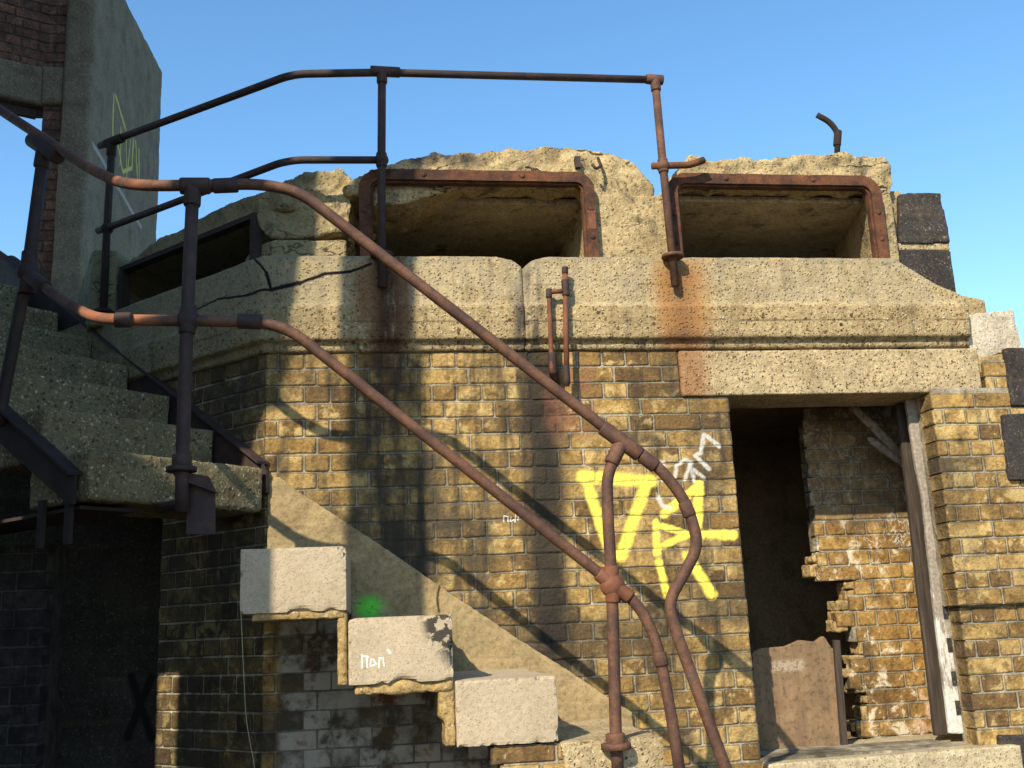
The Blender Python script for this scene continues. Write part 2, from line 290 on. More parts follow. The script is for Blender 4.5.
CON_PLASTER = concrete('dark_plaster', (.24, .175, .115), .15, 60, .1, .5, (), .6)
CON_SOFT = concrete('mortar_rubble', (.36, .25, .105), .5, 40, .05, 1.0, (), .3)

def metal(tag, stops, scale=9, rough=.72, bump=.35, extra=None):
    g = Nd(tag); n = g.noise(scale, 7, .68); n2 = g.noise(90, 4, .6)
    n3 = g.noise(scale*3.1, 5, .7)
    c = g.ramp(g.add(g.mul(n, .5), g.add(g.mul(n3, .3), g.mul(n2, .2))), stops)
    if extra: c = extra(g, c)
    g.b.inputs['Specular IOR Level'].default_value = .4
    return g.done(c, g.add(rough-.12, g.mul(n2, .3)), g.bump(n2, bump, .004))
def rail_wear(g, c):      # bare orange lengths where old bitumen has come off near the landing
    x = g.xyz()[0]; n = g.noise(5, 4)
    m = g.mul(g.box(0, -1.08, -.74, .03), g.step(n, .3, .5))
    return g.mix(g.mul(m, .75), c, (.3, .11, .05))
RUST = metal('rusty_iron', [(.3, (.026, .014, .011)), (.44, (.062, .029, .02)), (.5, (.085, .04, .024)), (.56, (.135, .06, .03)), (.6, (.075, .042, .03)), (.66, (.12, .08, .06)), (.76, (.22, .16, .125))], extra=rail_wear)
RUST_D = metal('dark_rusty_iron', [(.3, (.016, .011, .0105)), (.5, (.034, .02, .017)), (.62, (.07, .034, .025)), (.72, (.11, .06, .045))])
RUST_F = metal('flaking_rust', [(.32, (.018, .01, .007)), (.45, (.05, .022, .012)), (.55, (.12, .045, .018)), (.66, (.2, .08, .03)), (.78, (.27, .14, .08))], 8, .85, .7)
RUST_O = metal('orange_rust', [(.3, (.04, .018, .012)), (.5, (.14, .05, .024)), (.7, (.22, .085, .04))], 12)
STEEL_D = metal('blackened_steel', [(.3, (.012, .008, .006)), (.55, (.03, .019, .015)), (.75, (.07, .036, .024))], 6, .95)

g = Nd('peeling_white_paint'); n = g.noise(7, 6, .65, vec=g.stretch((3, 3, .7))); n2 = g.noise(60, 4)
zz = g.xyz()[2]
WOODW = g.done(g.mix(g.step(g.add(n, g.mul(g.step(zz, 1.5, 1.75), .2)), .5, .58), g.ramp(n2, [(.3, (.42, .4, .36)), (.7, (.62, .59, .54))]), g.ramp(n2, [(.3, (.17, .145, .12)), (.7, (.36, .31, .255))])), .85, g.bump(g.add(n, n2), .5, .006))
g = Nd('weathered_timber'); n = g.noise(5, 6, .6, vec=g.stretch((14, 14, 1))); n2 = g.noise(3, 4)
WOODD = g.done(g.mix(g.mul(n2, .5), g.ramp(n, [(.3, (.018, .013, .01)), (.55, (.055, .04, .029)), (.75, (.1, .076, .056))]), (.05, .04, .035)), .9, g.bump(n, .7, .006))
g = Nd('stained_board'); n = g.noise(4, 7, .68, dist=.6); n2 = g.noise(40, 5, .65); n3 = g.noise(3, 5, .6, vec=g.stretch((7, 7, .8)))
bc = g.ramp(g.add(g.mul(n, .6), g.mul(n3, .4)), [(.32, (.035, .02, .012)), (.46, (.11, .058, .028)), (.56, (.19, .11, .055)), (.7, (.28, .19, .11))])
bc = g.mix(g.mul(g.mul(g.box(0, 1.86, 2.02, .015), g.box(2, 1.34, 1.39, .012)), g.step(n2, .4, .5)), bc, (.36, .3, .23))
bc = g.mix(.35, bc, (.26, .19, .11))
BOARD = g.done(g.mix(g.mul(g.step(n2, .5, .62), .45), bc, (.05, .035, .022)), .8, g.bump(g.add(n2, n3), .5, .005))
g = Nd('ground_concrete'); n = g.noise(.6, 6); n2 = g.noise(14, 5)
GROUND = g.done(g.mix(.5, g.ramp(n, [(.3, (.05, .045, .035)), (.7, (.1, .088, .068))]), g.ramp(n2, [(.3, (.04, .035, .03)), (.7, (.13, .115, .09))])), .95, g.bump(n2, .4, .02))
CASTER = concrete('shade_caster_render', (.13, .11, .085), .2, 40, .2, .5, (), .4)  # dark colour so the added shade caster bounces little light
g = Nd('pale_twine'); TWINE = g.done((.3, .27, .16), .8)

g = Nd('splintered_lath'); n = g.noise(5, 6, .6, vec=g.stretch((9, 9, 9)))
LATH = g.done(g.ramp(n, [(.3, (.07, .052, .038)), (.7, (.26, .2, .15))]), .9, g.bump(n, .6, .005))

# ------------------------------------------------------------------ object helpers
def root(name, label, cat, loc=(0, 0, 0), group=None):
    o = bpy.data.objects.new(name, None); col.objects.link(o); o.location = loc; o.empty_display_size = .2
    o['label'] = label; o['category'] = cat
    if group: o['group'] = group
    return o
def base_of(o):
    v = Vector((0, 0, 0))
    while o is not None: v += o.location; o = o.parent
    return v
def link(name, me, mats, parent=None, label=None):
    """me is drawn in scene coordinates; under a parent the offset is taken back out"""
    for p in me.polygons: pass
    for m in (mats if isinstance(mats, (list, tuple)) else [mats]): me.materials.append(m)
    o = bpy.data.objects.new(name, me); col.objects.link(o)
    if parent is not None:
        o.parent = parent; o.location = -base_of(parent)
    if label: o['label'] = label
    return o
def solo(o, label, cat, group=None):
    o['label'] = label; o['category'] = cat
    if group: o['group'] = group
    return o
def recentre(o):          # put a one-mesh thing's origin at its base
    vs = [v.co for v in o.data.vertices]; c = sum(vs, Vector())/len(vs); c.z = min(v.z for v in vs)
    return o, c
def bm_mesh(bm, name, smooth=False):
    bmesh.ops.recalc_face_normals(bm, faces=bm.faces[:])
    me = bpy.data.meshes.new(name); bm.to_mesh(me); bm.free()
    if smooth:
        for p in me.polygons: p.use_smooth = True
    return me
def add_box(bm, lo, hi, ux=None):
    """axis box, or along frame (origin, u, n): coords are (u, n, z)"""
    vs = []
    for i in range(8):
        p = Vector((hi[0] if i & 1 else lo[0], hi[1] if i & 2 else lo[1], hi[2] if i & 4 else lo[2]))
        if ux: p = ux[0] + ux[1]*p.x + ux[2]*p.y + Vector((0, 0, p.z))
        vs.append(bm.verts.new(p))
    for f in ((0, 1, 3, 2), (4, 6, 7, 5), (0, 4, 5, 1), (2, 3, 7, 6), (0, 2, 6, 4), (1, 5, 7, 3)): bm.faces.new([vs[k] for k in f])
def add_prism(bm, poly, off):
    """poly: 3D loop, off: extrusion vector"""
    off = Vector(off); a = [bm.verts.new(Vector(p)) for p in poly]; b = [bm.verts.new(Vector(p)+off) for p in poly]
    bm.faces.new(a); bm.faces.new(b[::-1]); n = len(poly)
    for i in range(n): bm.faces.new((a[i], b[i], b[(i+1) % n], a[(i+1) % n]))
def fillet(pts, r, n=6):
    pts = [Vector(p) for p in pts]; out = [pts[0]]
    for i in range(1, len(pts)-1):
        a, b, c = pts[i-1], pts[i], pts[i+1]; d1 = (a-b); d2 = (c-b)
        k = min(r, d1.length*.48, d2.length*.48); p = b+d1.normalized()*k; q = b+d2.normalized()*k
        for j in range(n+1):
            t = j/n; out.append(p*(1-t)**2+b*2*t*(1-t)+q*t*t)
    out.append(pts[-1]); return out
def add_tube(bm, pts, r, seg=14, cap=True):
    pts = [Vector(p) for p in pts]; rings = []; prev = None
    for i, p in enumerate(pts):
        t = (pts[min(i+1, len(pts)-1)]-pts[max(i-1, 0)]).normalized()
        if prev is None: a = t.cross(Vector((0, 0, 1)) if abs(t.z) < .9 else Vector((1, 0, 0))).normalized()
        else: a = (prev-t*prev.dot(t)).normalized()
        prev = a; b = t.cross(a); rr = r[i] if isinstance(r, (list, tuple)) else r
        rings.append([bm.verts.new(p+(a*math.cos(2*math.pi*k/seg)+b*math.sin(2*math.pi*k/seg))*rr) for k in range(seg)])
    for u, v in zip(rings, rings[1:]):
        for k in range(seg): bm.faces.new((u[k], u[(k+1) % seg], v[(k+1) % seg], v[k]))
    if cap: bm.faces.new(rings[0][::-1]); bm.faces.new(rings[-1])
def add_sleeve(bm, a, b, r, seg=16):
    a = Vector(a); b = Vector(b); t = (b-a).normalized(); e = min(.006, (b-a).length*.2)
    add_tube(bm, [a, a+t*.0005, a+t*e, b-t*e, b-t*.0005, b], [r*.8, r*.93, r, r, r*.93, r*.8], seg)
def add_ball(bm, c, r, sc=(1, 1, 1)):
    bmesh.ops.create_uvsphere(bm, u_segments=16, v_segments=10, radius=r, matrix=Matrix.Translation(c) @ Matrix.Diagonal((*sc, 1)))
def tex(name, size, depth=3):
    t = bpy.data.textures.get(name) or bpy.data.textures.new(name, 'CLOUDS'); t.noise_scale = size; t.noise_depth = depth; t.noise_basis = 'ORIGINAL_PERLIN'; return t
def erode(o, vox=.014, big=.02, small=.008, bsize=.22, ssize=.05, fine=0):
    m = o.modifiers.new('wear', 'REMESH'); m.mode = 'VOXEL'; m.voxel_size = vox; m.use_smooth_shade = True
    for st, sz in ((big, bsize), (small, ssize), (fine, .026)):
        if st:
            d = o.modifiers.new('wear', 'DISPLACE'); d.texture = tex('clouds_%g' % sz, sz); d.strength = st; d.mid_level = .5; d.texture_coords = 'LOCAL'
    return o
def lathe_flange(bm, c, r, h, axis=(0, 0, 1)):
    a = Vector(axis).normalized(); c = Vector(c)
    add_tube(bm, [c-a*h*.5, c-a*h*.45, c+a*h*.35, c+a*h*.5], [r*.95, r, r, r*.8], 20)

# ------------------------------------------------------------------ bricks, each one modelled
CH = .0765
def brick_wall(name, O, u, n, L, z0, z1, mats, parent, holes=(), thick=.22, edge=None, bl=.225, jit=.0016, clip=None, phase=0, label=None, spall=.06, seed=1):
    """O: origin at floor level of the outer face; u: along; n: outward. holes: (u0,u1,z0,z1). edge(z)->(umin,umax)"""
    rnd = random.Random(seed); O = Vector(O); u = Vector(u).normalized(); n = Vector(n).normalized(); Z = Vector((0, 0, 1))
    V = []; F = []; MI = []; A1 = []; A2 = []; CE = []
    def pt(a, d, z): return O+u*a+n*d+Z*z
    k0 = math.floor(z0/CH); k1 = math.ceil(z1/CH)
    for k in range(k0, k1):
        za, zb = max(k*CH, z0), min((k+1)*CH-.0078, z1)
        if zb-za < .02: continue
        zc = (za+zb)/2; lo, hi = edge(zc) if edge else (0, L)
        iv = [(lo, hi)]
        for (h0, h1, hz0, hz1) in holes:
            if hz0 < zc < hz1:
                nv = []
                for a, b in iv:
                    if h1 <= a or h0 >= b: nv.append((a, b))
                    else:
                        if h0 > a: nv.append((a, h0+.003))
                        if h1 < b: nv.append((h1-.003, b))
                iv = nv
        head = (k % 2 == 0); pitch = bl/2 if head else bl; off = (bl/4 if head else 0)+phase
        for a, b in iv:
            cuts = [a]; q = math.floor((a-off)/pitch)*pitch+off+pitch
            while q < b-.045:
                if q-cuts[-1] > .045: cuts.append(q)
                q += pitch*(1 if rnd.random() > .06 else (.5 if not head else 2))
            cuts.append(b)
            for c0, c1 in zip(cuts, cuts[1:]):
                x0 = c0+(.0035 if c0 > a else 0)+rnd.uniform(-.0015, .0015); x1 = c1-(.0035 if c1 < b else 0)+rnd.uniform(-.0015, .0015)
                if x1-x0 < .02: continue
                nx = 3 if x1-x0 < .13 else 5; nz = 3; base = len(V); dz0 = rnd.uniform(-.0015, .0015)
                push = rnd.uniform(-jit, jit)-(rnd.uniform(.001, .0022) if rnd.random() < spall else 0)
                r1 = rnd.random(); r2 = rnd.random()
                for j in range(nz+1):
                    for i in range(nx+1):
                        e = (i in (0, nx)) or (j in (0, nz)); cor = (i in (0, nx)) and (j in (0, nz))
                        fx = i/nx; fz = j/nz
                        if 0 < i < nx: fx = (.009+ (x1-x0-.018)*(i-1)/(nx-2))/(x1-x0) if nx > 2 else fx
                        fz = (0, .1, .9, 1)[j]
                        d = push-(.0022 if e else 0)-(.003 if cor else 0)+rnd.uniform(-.0014, .0014)
                        V.append(pt(x0+(x1-x0)*fx+(rnd.uniform(-.0018, .0018) if e else 0), d, za+(zb-za)*fz+dz0+(rnd.uniform(-.0016, .0016) if e else 0)))
                        CE.append(0 if e else 1)
                W_ = nx+1
                for j in range(nz):
                    for i in range(nx):
                        F.append((base+j*W_+i, base+j*W_+i+1, base+(j+1)*W_+i+1, base+(j+1)*W_+i)); MI.append(0); A1.append(r1); A2.append(r2)
                ring = [i for i in range(W_)]+[j*W_+nx for j in range(1, nz+1)]+[nz*W_+i for i in range(nx-1, -1, -1)]+[j*W_ for j in range(nz-1, 0, -1)]
                b2 = len(V); dep = min(.1, thick*.6)
                for q_ in ring: V.append(V[base+q_]-n*dep); CE.append(.6)
                for t in range(len(ring)):
                    t2 = (t+1) % len(ring); F.append((base+ring[t2], base+ring[t], b2+t, b2+t2)); MI.append(0); A1.append(r1); A2.append(r2)
    # mortar body
    us = {0 if edge is None else None}; 
    if edge is None:
        ue = sorted({0, L} | {h for H in holes for h in H[:2] if 0 < h < L}); zs = sorted({z0, z1} | {h for H in holes for h in H[2:] if z0 < h < z1})
        cells = [(a, b, c, d) for a, b in zip(ue, ue[1:]) for c, d in zip(zs, zs[1:]) if not any(H[0] <= (a+b)/2 <= H[1] and H[2] <= (c+d)/2 <= H[3] for H in holes)]
    else:
        cells = []
        for k in range(k0, k1):
            lo, hi = edge(k*CH+CH/2); cells.append((lo+.012, hi-.004, max(k*CH, z0), min((k+1)*CH, z1)))
    for (a, b, c, d) in cells:
        base = len(V)
        for dd in (-.005, -thick):
            for (p, q_) in ((a, c), (b, c), (b, d), (a, d)): V.append(pt(p, dd, q_)); CE.append(0)
        for f in ((0, 1, 2, 3), (7, 6, 5, 4), (4, 5, 1, 0), (3, 2, 6, 7), (0, 3, 7, 4), (5, 6, 2, 1)):
            F.append(tuple(base+t for t in f)); MI.append(1); A1.append(.5); A2.append(.3)
    me = bpy.data.meshes.new(name); me.from_pydata([tuple(v) for v in V], [], F)
    me.polygons.foreach_set('material_index', MI)
    for nm, arr, dom in (('rnd', A1, 'FACE'), ('rnd_b', A2, 'FACE'), ('cen', CE, 'POINT')):
        at = me.attributes.new(nm, 'FLOAT', dom); at.data.foreach_set('value', arr)
    me.update()
    return link(name, me, mats, parent, label)

# ------------------------------------------------------------------ ground
bm = bmesh.new(); bmesh.ops.create_grid(bm, x_segments=8, y_segments=8, size=600)
gr = link('ground', bm_mesh(bm, 'ground'), GROUND); gr['kind'] = 'structure'

# ------------------------------------------------------------------ the lookout building
S = math.sqrt(.5); CX = -.45                    # front corner; the side face runs back at 45 degrees
SU = Vector((-S, S, 0)); SN = Vector((-S, -S, 0)); CO = Vector((CX, 0, 0))
def sf(s, off, z): return CO+SU*s+SN*off+Vector((0, 0, z))      # point on the side face
bld = root('lookout_building', 'derelict yellow brick lookout post with pebbly concrete ledge, broken roof and dark doorway', 'building', (1.2, 1, 0))
DOOR = (1.655, 2.64, 1.02, 2.6)
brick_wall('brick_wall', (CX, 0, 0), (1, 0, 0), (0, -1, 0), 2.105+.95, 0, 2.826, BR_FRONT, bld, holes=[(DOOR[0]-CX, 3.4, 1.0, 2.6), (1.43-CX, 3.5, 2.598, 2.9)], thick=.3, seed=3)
brick_wall('brick_wall', CO, SU, SN, .735, .0, 2.95, BR_SHADE, bld, thick=.25, seed=5, label='brick face coloured darker for its shade, turning back behind the stair', edge=lambda z: (.0, .735+(0 if int(z/CH) % 2 else -.0)))
brick_wall('brick_wall', sf(.735, 0, 0), SU, SN, 1.6, 2.35, 2.95, BR_SHADE, bld, thick=.25, seed=6, label='short band of shade-darkened brick over the side passage')
# pier to the right of the door: upper courses oversail the lower ones
brick_wall('brick_pier', (2.645, -.028, 0), (1, 0, 0), (0, -1, 0), .95, 1.6065, 2.62, BR_RIGHT, bld, thick=.17, seed=8, edge=lambda z: (0, .95))
brick_wall('brick_pier', (2.665, .002, 0), (1, 0, 0), (0, -1, 0), .95, .0, 1.6065, BR_RIGHT, bld, thick=.14, seed=9, edge=lambda z: (0, .95))
brick_wall('brick_pier', (2.94, -.02, 0), (1, 0, 0), (0, -1, 0), .65, 2.62, 2.76, BR_RIGHT, bld, thick=.17, seed=10, edge=lambda z: (0, .65))
# rooms behind
bm = bmesh.new()
add_box(bm, (-.6, 1.9, 0), (3.75, 2.05, 2.74)); add_box(bm, (-.6, 1.86, 2.745), (2.75, 2.05, 3.64)); add_box(bm, (3.62, .02, 0), (3.8, 1.88, 2.8)); add_box(bm, (.9, .32, 0), (1.0, 1.88, 2.715))
add_box(bm, (2.95, .75, 0), (3.6, .9, 2.715))
link('inner_wall', bm_mesh(bm, 'inner_wall'), CON_PLASTER, bld)
bm = bmesh.new(); add_box(bm, (1.02, .02, .85), (3.6, 1.88, .95)); link('floor_slab', bm_mesh(bm, 'floor'), CON_PLASTER, bld)
bm = bmesh.new(); add_prism(bm, [(-.40, .05, 2.72), (2.86, .05, 2.72), (2.86, .5, 2.72), (3.6, .5, 2.72), (3.6, 1.95, 2.72), (-2.2, 1.95, 2.72)], (0, 0, .1)); link('upper_floor', bm_mesh(bm, 'upper_floor'), CON_PLASTER, bld)
# broken brick partition inside the door
def rag(z):
    r_ = random.Random(int(z*1000)); 
    if z > 2.02: return (.0+r_.uniform(-.01, .012), .8)
    if z > 1.74: return (.0+r_.uniform(-.015, .02), .8)
    t = (1.74-z)/.8; return (.12+.05*math.sin(z*23)+r_.uniform(-.02, .022)+.04*t, .8)
brick_wall('partition_wall', (2.2643, 0.5800, 0.0000), (1, 0, 0), (0, -1, 0), .7, .95, 2.66, BR_IN, bld, thick=.09, seed=14, edge=rag, label='broken sunlit brick partition with chalky whitewash inside the doorway')

rq = random.Random(8)
for zz in [1.04, 1.10, 1.17, 1.23, 1.30, 1.36, 1.42, 1.47, 1.53, 1.58, 1.63, 1.68, 1.73, 1.81, 1.87]:
    lo, hi = rag(zz); bm = bmesh.new(); X0 = (2.2643, 0.5800, 0.0000)[0]+lo
    q = rq.uniform(.03, .06); add_box(bm, (X0-q*.5, .59, zz-q*.5), (X0+.05, .70, zz+q*.6))
    erode(link('mortar_lump', bm_mesh(bm, 'lump'), CON_SOFT, bld), .006, .03, .012, .05, .02)
# concrete ledge: profile swept along the front and round the corner
prof = [(0.06, 2.826), (-.018, 2.826), (-.02, 2.852), (-.004, 2.858), (-.004, 2.866), (-.05, 2.872), (-.055, 3.025), (-.04, 3.04), (-.038, 3.262), (-.025, 3.276), (.5, 3.276)]
def ledge_at(t, side):       # profile loop at front x=t or side s=t, mitred by caller
    if side == 'front': return [Vector((t, d, z)) for d, z in prof]+[Vector((t, .5, 2.826))]
    return [sf(t, -d, z) for d, z in prof]+[sf(t, -.5, 2.826)]
def ledge_corner():
    k = math.tan(R(22.5)); return [Vector((CX+d*k, d, z)) for d, z in prof]+[Vector((CX+.5*k, .5, 2.826))]
def ledge_cut(x, h): return [Vector((x, d, min(z, h) if z > 3.1 else z)) for d, z in prof]+[Vector((x, .5, 2.826))]
def loft(bm, loops):
    rs = [[bm.verts.new(p) for p in l] for l in loops]; n = len(rs[0])
    for a, b in zip(rs, rs[1:]):
        for i in range(n): bm.faces.new((a[i], b[i], b[(i+1) % n], a[(i+1) % n]))
    bm.faces.new(rs[0][::-1]); bm.faces.new(rs[-1])
bm = bmesh.new(); loft(bm, [ledge_at(1.75, 'side'), ledge_corner(), ledge_at(.60, 'front'), ledge_cut(.665, 3.258), ledge_cut(.713, 3.222)])
erode(link('concrete_ledge', bm_mesh(bm, 'ledge'), CON_LEDGE, bld), .0105, .01, .006)
bm = bmesh.new()
def chop(x, hmax): return [Vector((x, d, min(z, hmax))) if z > 2.9 else Vector((x, d, z)) for d, z in prof]+[Vector((x, .5, 2.826))]
loft(bm, [ledge_cut(.7135, 3.215), ledge_cut(.755, 3.25), ledge_at(.83, 'front'), ledge_at(2.55, 'front'), chop(2.66, 3.20), chop(2.76, 3.135), chop(2.85, 3.10), chop(2.893, 3.07)])
erode(link('concrete_ledge', bm_mesh(bm, 'ledge'), CON_LEDGE, bld), .0105, .01, .006)
# lintel over the door, sill below it
bm = bmesh.new(); add_box(bm, (1.436, -.012, 2.603), (2.93, .3, 2.822))
erode(link('lintel', bm_mesh(bm, 'lintel'), CON_LINT, bld), .011, .008, .005)
bm = bmesh.new(); add_prism(bm, [(1.66, -.075, .8), (2.82, -.075, .8), (2.82, -.075, 1.0), (1.66, -.075, .985)], (0, .6, 0))
erode(link('door_sill', bm_mesh(bm, 'sill'), CON_SILL, bld), .012, .008, .006)
# window piers of the upper storey
def pier(poly, z0, z1, mat=CON_ROOF, big=.025, vox=.014, name='concrete_pier'):
    bm = bmesh.new(); add_prism(bm, [(x, y, z0) for x, y in poly], (0, 0, z1-z0))
    return erode(link(name, bm_mesh(bm, 'pier'), mat, bld), vox, big, .01)
pier([(-.09, .05), (-.09, .8), (-.4, .8), (-.58, .3), (-.50, .11), (-.43, .05)], 3.2, 3.385)
bm = bmesh.new(); add_prism(bm, [(x, .07, z) for x, z in [(-.50, 3.44), (-.50, 3.60), (-.42, 3.66), (-.32, 3.715), (-.2, 3.74), (-.10, 3.75), (-.065, 3.71), (-.075, 3.44), (-.2, 3.41), (-.33, 3.395), (-.42, 3.40)]], (0, .7, 0))
erode(link('roof_slab', bm_mesh(bm, 'roof'), CON_ROOF, bld, 'lump of mossy eroded roof concrete at the corner'), .012, .08, .05, .15, .06, .016)
pier([(1.06, .035), (1.45, .035), (1.45, 1.3), (1.06, 1.3)], 3.2, 3.62)
pier([(2.5, .04), (2.62, .04), (2.9, 1.2), (2.74, 1.2)], 3.2, 3.68)
pier([(-1.42, .84), (-1.3, .84), (-1.1, 1.5), (-1.7, 1.6)], 3.2, 3.62)
# roof slabs with broken edges
def roof(front, y0, depth, base, name='roof_slab', vox=.013, big=.1, small=.055):
    bm = bmesh.new(); poly = [(x, y0, z) for x, z in front]
    add_prism(bm, poly, (0, depth, 0)); return erode(link(name, bm_mesh(bm, 'roof'), CON_ROOF, bld), vox, big, small, .2, .075, .014)
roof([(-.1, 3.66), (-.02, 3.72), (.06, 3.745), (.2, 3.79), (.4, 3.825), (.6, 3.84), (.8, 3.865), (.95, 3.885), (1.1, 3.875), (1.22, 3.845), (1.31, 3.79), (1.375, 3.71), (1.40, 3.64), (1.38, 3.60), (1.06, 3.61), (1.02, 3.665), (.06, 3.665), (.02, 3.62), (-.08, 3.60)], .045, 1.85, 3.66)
roof([(1.50, 3.66), (1.52, 3.75), (1.60, 3.835), (1.75, 3.81), (1.95, 3.815), (2.2, 3.84), (2.35, 3.865), (2.6, 3.85), (2.645, 3.82), (2.66, 3.70), (2.62, 3.64), (2.5, 3.67), (1.6, 3.67)], .045, 1.85, 3.66)
# side roof over the shaded opening, sinking away to the left
bm = bmesh.new()
pl = [(-.06, 3.60), (.0, 3.655), (.12, 3.65), (.5, 3.655), (.95, 3.635), (1.3, 3.56), (1.42, 3.45), (1.40, 3.40), (1.18, 3.50), (.8, 3.52), (.1, 3.525), (-.05, 3.52)]
add_prism(bm, [sf(s_, -.06, z_) for s_, z_ in pl], -SN*.6)
erode(link('roof_slab', bm_mesh(bm, 'roof'), CON_ROOF, bld, 'mossy shaded roof edge over the side opening'), .016, .045, .02, .2, .06)
bm = bmesh.new(); add_prism(bm, [(x, .05, z) for x, z in [(.03, 3.69), (.50, 3.69), (.42, 3.645), (.28, 3.60), (.18, 3.565), (.03, 3.55)]], (0, .4, 0))
erode(link('roof_slab', bm_mesh(bm, 'roof'), CON_ROOF, bld, 'broken pale underside of the roof edge'), .012, .03, .018, .12, .045)
# soffits inside the openings
bm = bmesh.new(); add_box(bm, (.0, .2, 3.63), (1.05, 1.88, 3.66)); add_box(bm, (1.46, .14, 3.63), (2.72, 1.88, 3.66)); link('soffit', bm_mesh(bm, 'soffit'), CON_IN, bld)

# rusty angle-iron window frames
def frame(x0, x1, zt, zb=3.245, y=.0, rad=.095):
    bm = bmesh.new(); path = []
    path.append((x0, zb)); 
    for k in range(9):
        a = math.pi-k*math.pi/16; path.append((x0+rad+rad*math.cos(a), zt-rad+rad*math.sin(a)))
    for k in range(1, 10): path.append((x0+rad+(x1-x0-2*rad)*k/10, zt))
    for k in range(9):
        a = math.pi/2-k*math.pi/16; path.append((x1-rad+rad*math.cos(a), zt-rad+rad*math.sin(a)))
    path.append((x1, zb))
    sec = [(0, .012), (0, -.012), (.052, -.012), (.052, .004), (.062, .004), (.062, .04), (.054, .04), (.054, .016)]   # (inward, depth)
    rings = []
    for i, p in enumerate(path):
        a = path[max(i-1, 0)]; b = path[min(i+1, len(path)-1)]; t = Vector((b[0]-a[0], b[1]-a[1])).normalized(); nn = Vector((t.y, -t.x))
        wv = mnoise.noise(Vector((p[0]*9, 0, p[1]*9)))*.006
        rings.append([bm.verts.new((p[0]+nn.x*(q+wv*(1 if q == 0 else .4)), y+d, p[1]+nn.y*(q+wv*(1 if q == 0 else .4)))) for q, d in sec])
    for a, b in zip(rings, rings[1:]):
        for i in range(len(sec)): bm.faces.new((a[i], b[i], b[(i+1) % len(sec)], a[(i+1) % len(sec)]))
    bm.faces.new(rings[0][::-1]); bm.faces.new(rings[-1])
    f = link('window_frame', bm_mesh(bm, 'frame'), RUST_F, bld)
    rv = [(x0+.026, 3.36), (x0+.026, 3.5), (x1-.026, 3.38), (x1-.026, 3.52), (x0+.3, zt-.026), (x1-.35, zt-.026)]
    for (xx, zz) in rv:
        bm = bmesh.new(); add_ball(bm, (xx, y-.012, zz), .013, (1, .6, 1)); link('rivet', bm_mesh(bm, 'rivet', True), RUST_F, f)
    return f
frame(-.03, 1.088, 3.712); frame(1.444, 2.54, 3.714)
bm = bmesh.new(); add_box(bm, (1.04, -.016, 3.50), (1.082, -.0115, 3.512)); add_box(bm, (1.045, -.0145, 3.42), (1.08, -.0115, 3.5))
link('hinge_plate', bm_mesh(bm, 'hinge'), RUST_O, bld)
# dark frame of the side opening
bm = bmesh.new()
add_box(bm, (.09, -.05, 3.28), (.12, .0, 3.52), (CO, SU, SN)); add_box(bm, (.12, -.05, 3.495), (1.15, .0, 3.52), (CO, SU, SN)); add_box(bm, (1.15, -.05, 3.28), (1.18, .0, 3.52), (CO, SU, SN))
link('window_frame', bm_mesh(bm, 'side_frame'), STEEL_D, bld)
bm = bmesh.new(); add_box(bm, (.0, -1.3, 3.2), (1.5, -1.2, 3.6), (CO, SU, SN)); link('inner_wall', bm_mesh(bm, 'side_back'), CON_PLASTER, bld)

# raking cement fillet along the stair
bm = bmesh.new()
top = [(-.432, 2.20), (-.425, 2.262), (-.385, 2.272), (-.30, 2.205), (.1, 1.925), (.15, 1.885), (.6, 1.565), (1.1, 1.222)]
bot = [(1.1, .99), (.63, .99), (.63, 1.225), (.278, 1.225), (.278, 1.445), (-.084, 1.445), (-.084, 1.70), (-.432, 1.70)]
add_prism(bm, [(x, -.026, z) for x, z in top+bot], (0, .024, 0))
erode(link('cement_fillet', bm_mesh(bm, 'fillet'), CON_FILLET, bld), .008, .014, .008, .12, .03)

# door frame: peeled white post, dark inner post
bm = bmesh.new(); add_prism(bm, [(2.6093, 0.1300, 2.6085), (2.6719, 0.1300, 2.6076), (2.6724, 0.1300, 2.2757), (2.6807, 0.1300, 2.1155), (2.6809, 0.1300, 1.6213), (2.6879, 0.1300, 1.2276), (2.6837, 0.1300, 1.0342), (2.6109, 0.1300, 1.0381), (2.6144, 0.1300, 1.2312), (2.6161, 0.1300, 1.6238), (2.6297, 0.1300, 2.1169), (2.6159, 0.1300, 2.2770)], (0, .03, 0))
erode(link('door_post', bm_mesh(bm, 'door_post'), WOODW, bld, 'peeling white door post'), .007, .006, .004)
bm = bmesh.new()
for k, (xx, zz) in enumerate([(959, 622), (961, 655), (957, 690), (966, 710)]):
    pass
bm.free()
for zz in (1.12, 1.25, 1.40, 1.55):
    bm = bmesh.new(); add_box(bm, (2.655, .125, zz), (2.70, .2, zz+.062)); link('closer_brick', bm_mesh(bm, 'closer'), CON_BLACK, bld)
bm = bmesh.new(); add_prism(bm, [(2.6086, 0.2200, 2.6080), (2.6668, 0.2200, 2.6071), (2.6732, 0.2200, 2.1171), (2.6718, 0.2200, 1.4521), (2.6642, 0.2200, 1.0184), (2.5903, 0.2200, 1.0224), (2.5949, 0.2200, 1.6271), (2.6072, 0.2200, 2.1287)], (0, .035, 0))
erode(link('door_post', bm_mesh(bm, 'door_post'), WOODD, bld, 'dark weathered inner door post'), .008, .008, .005)

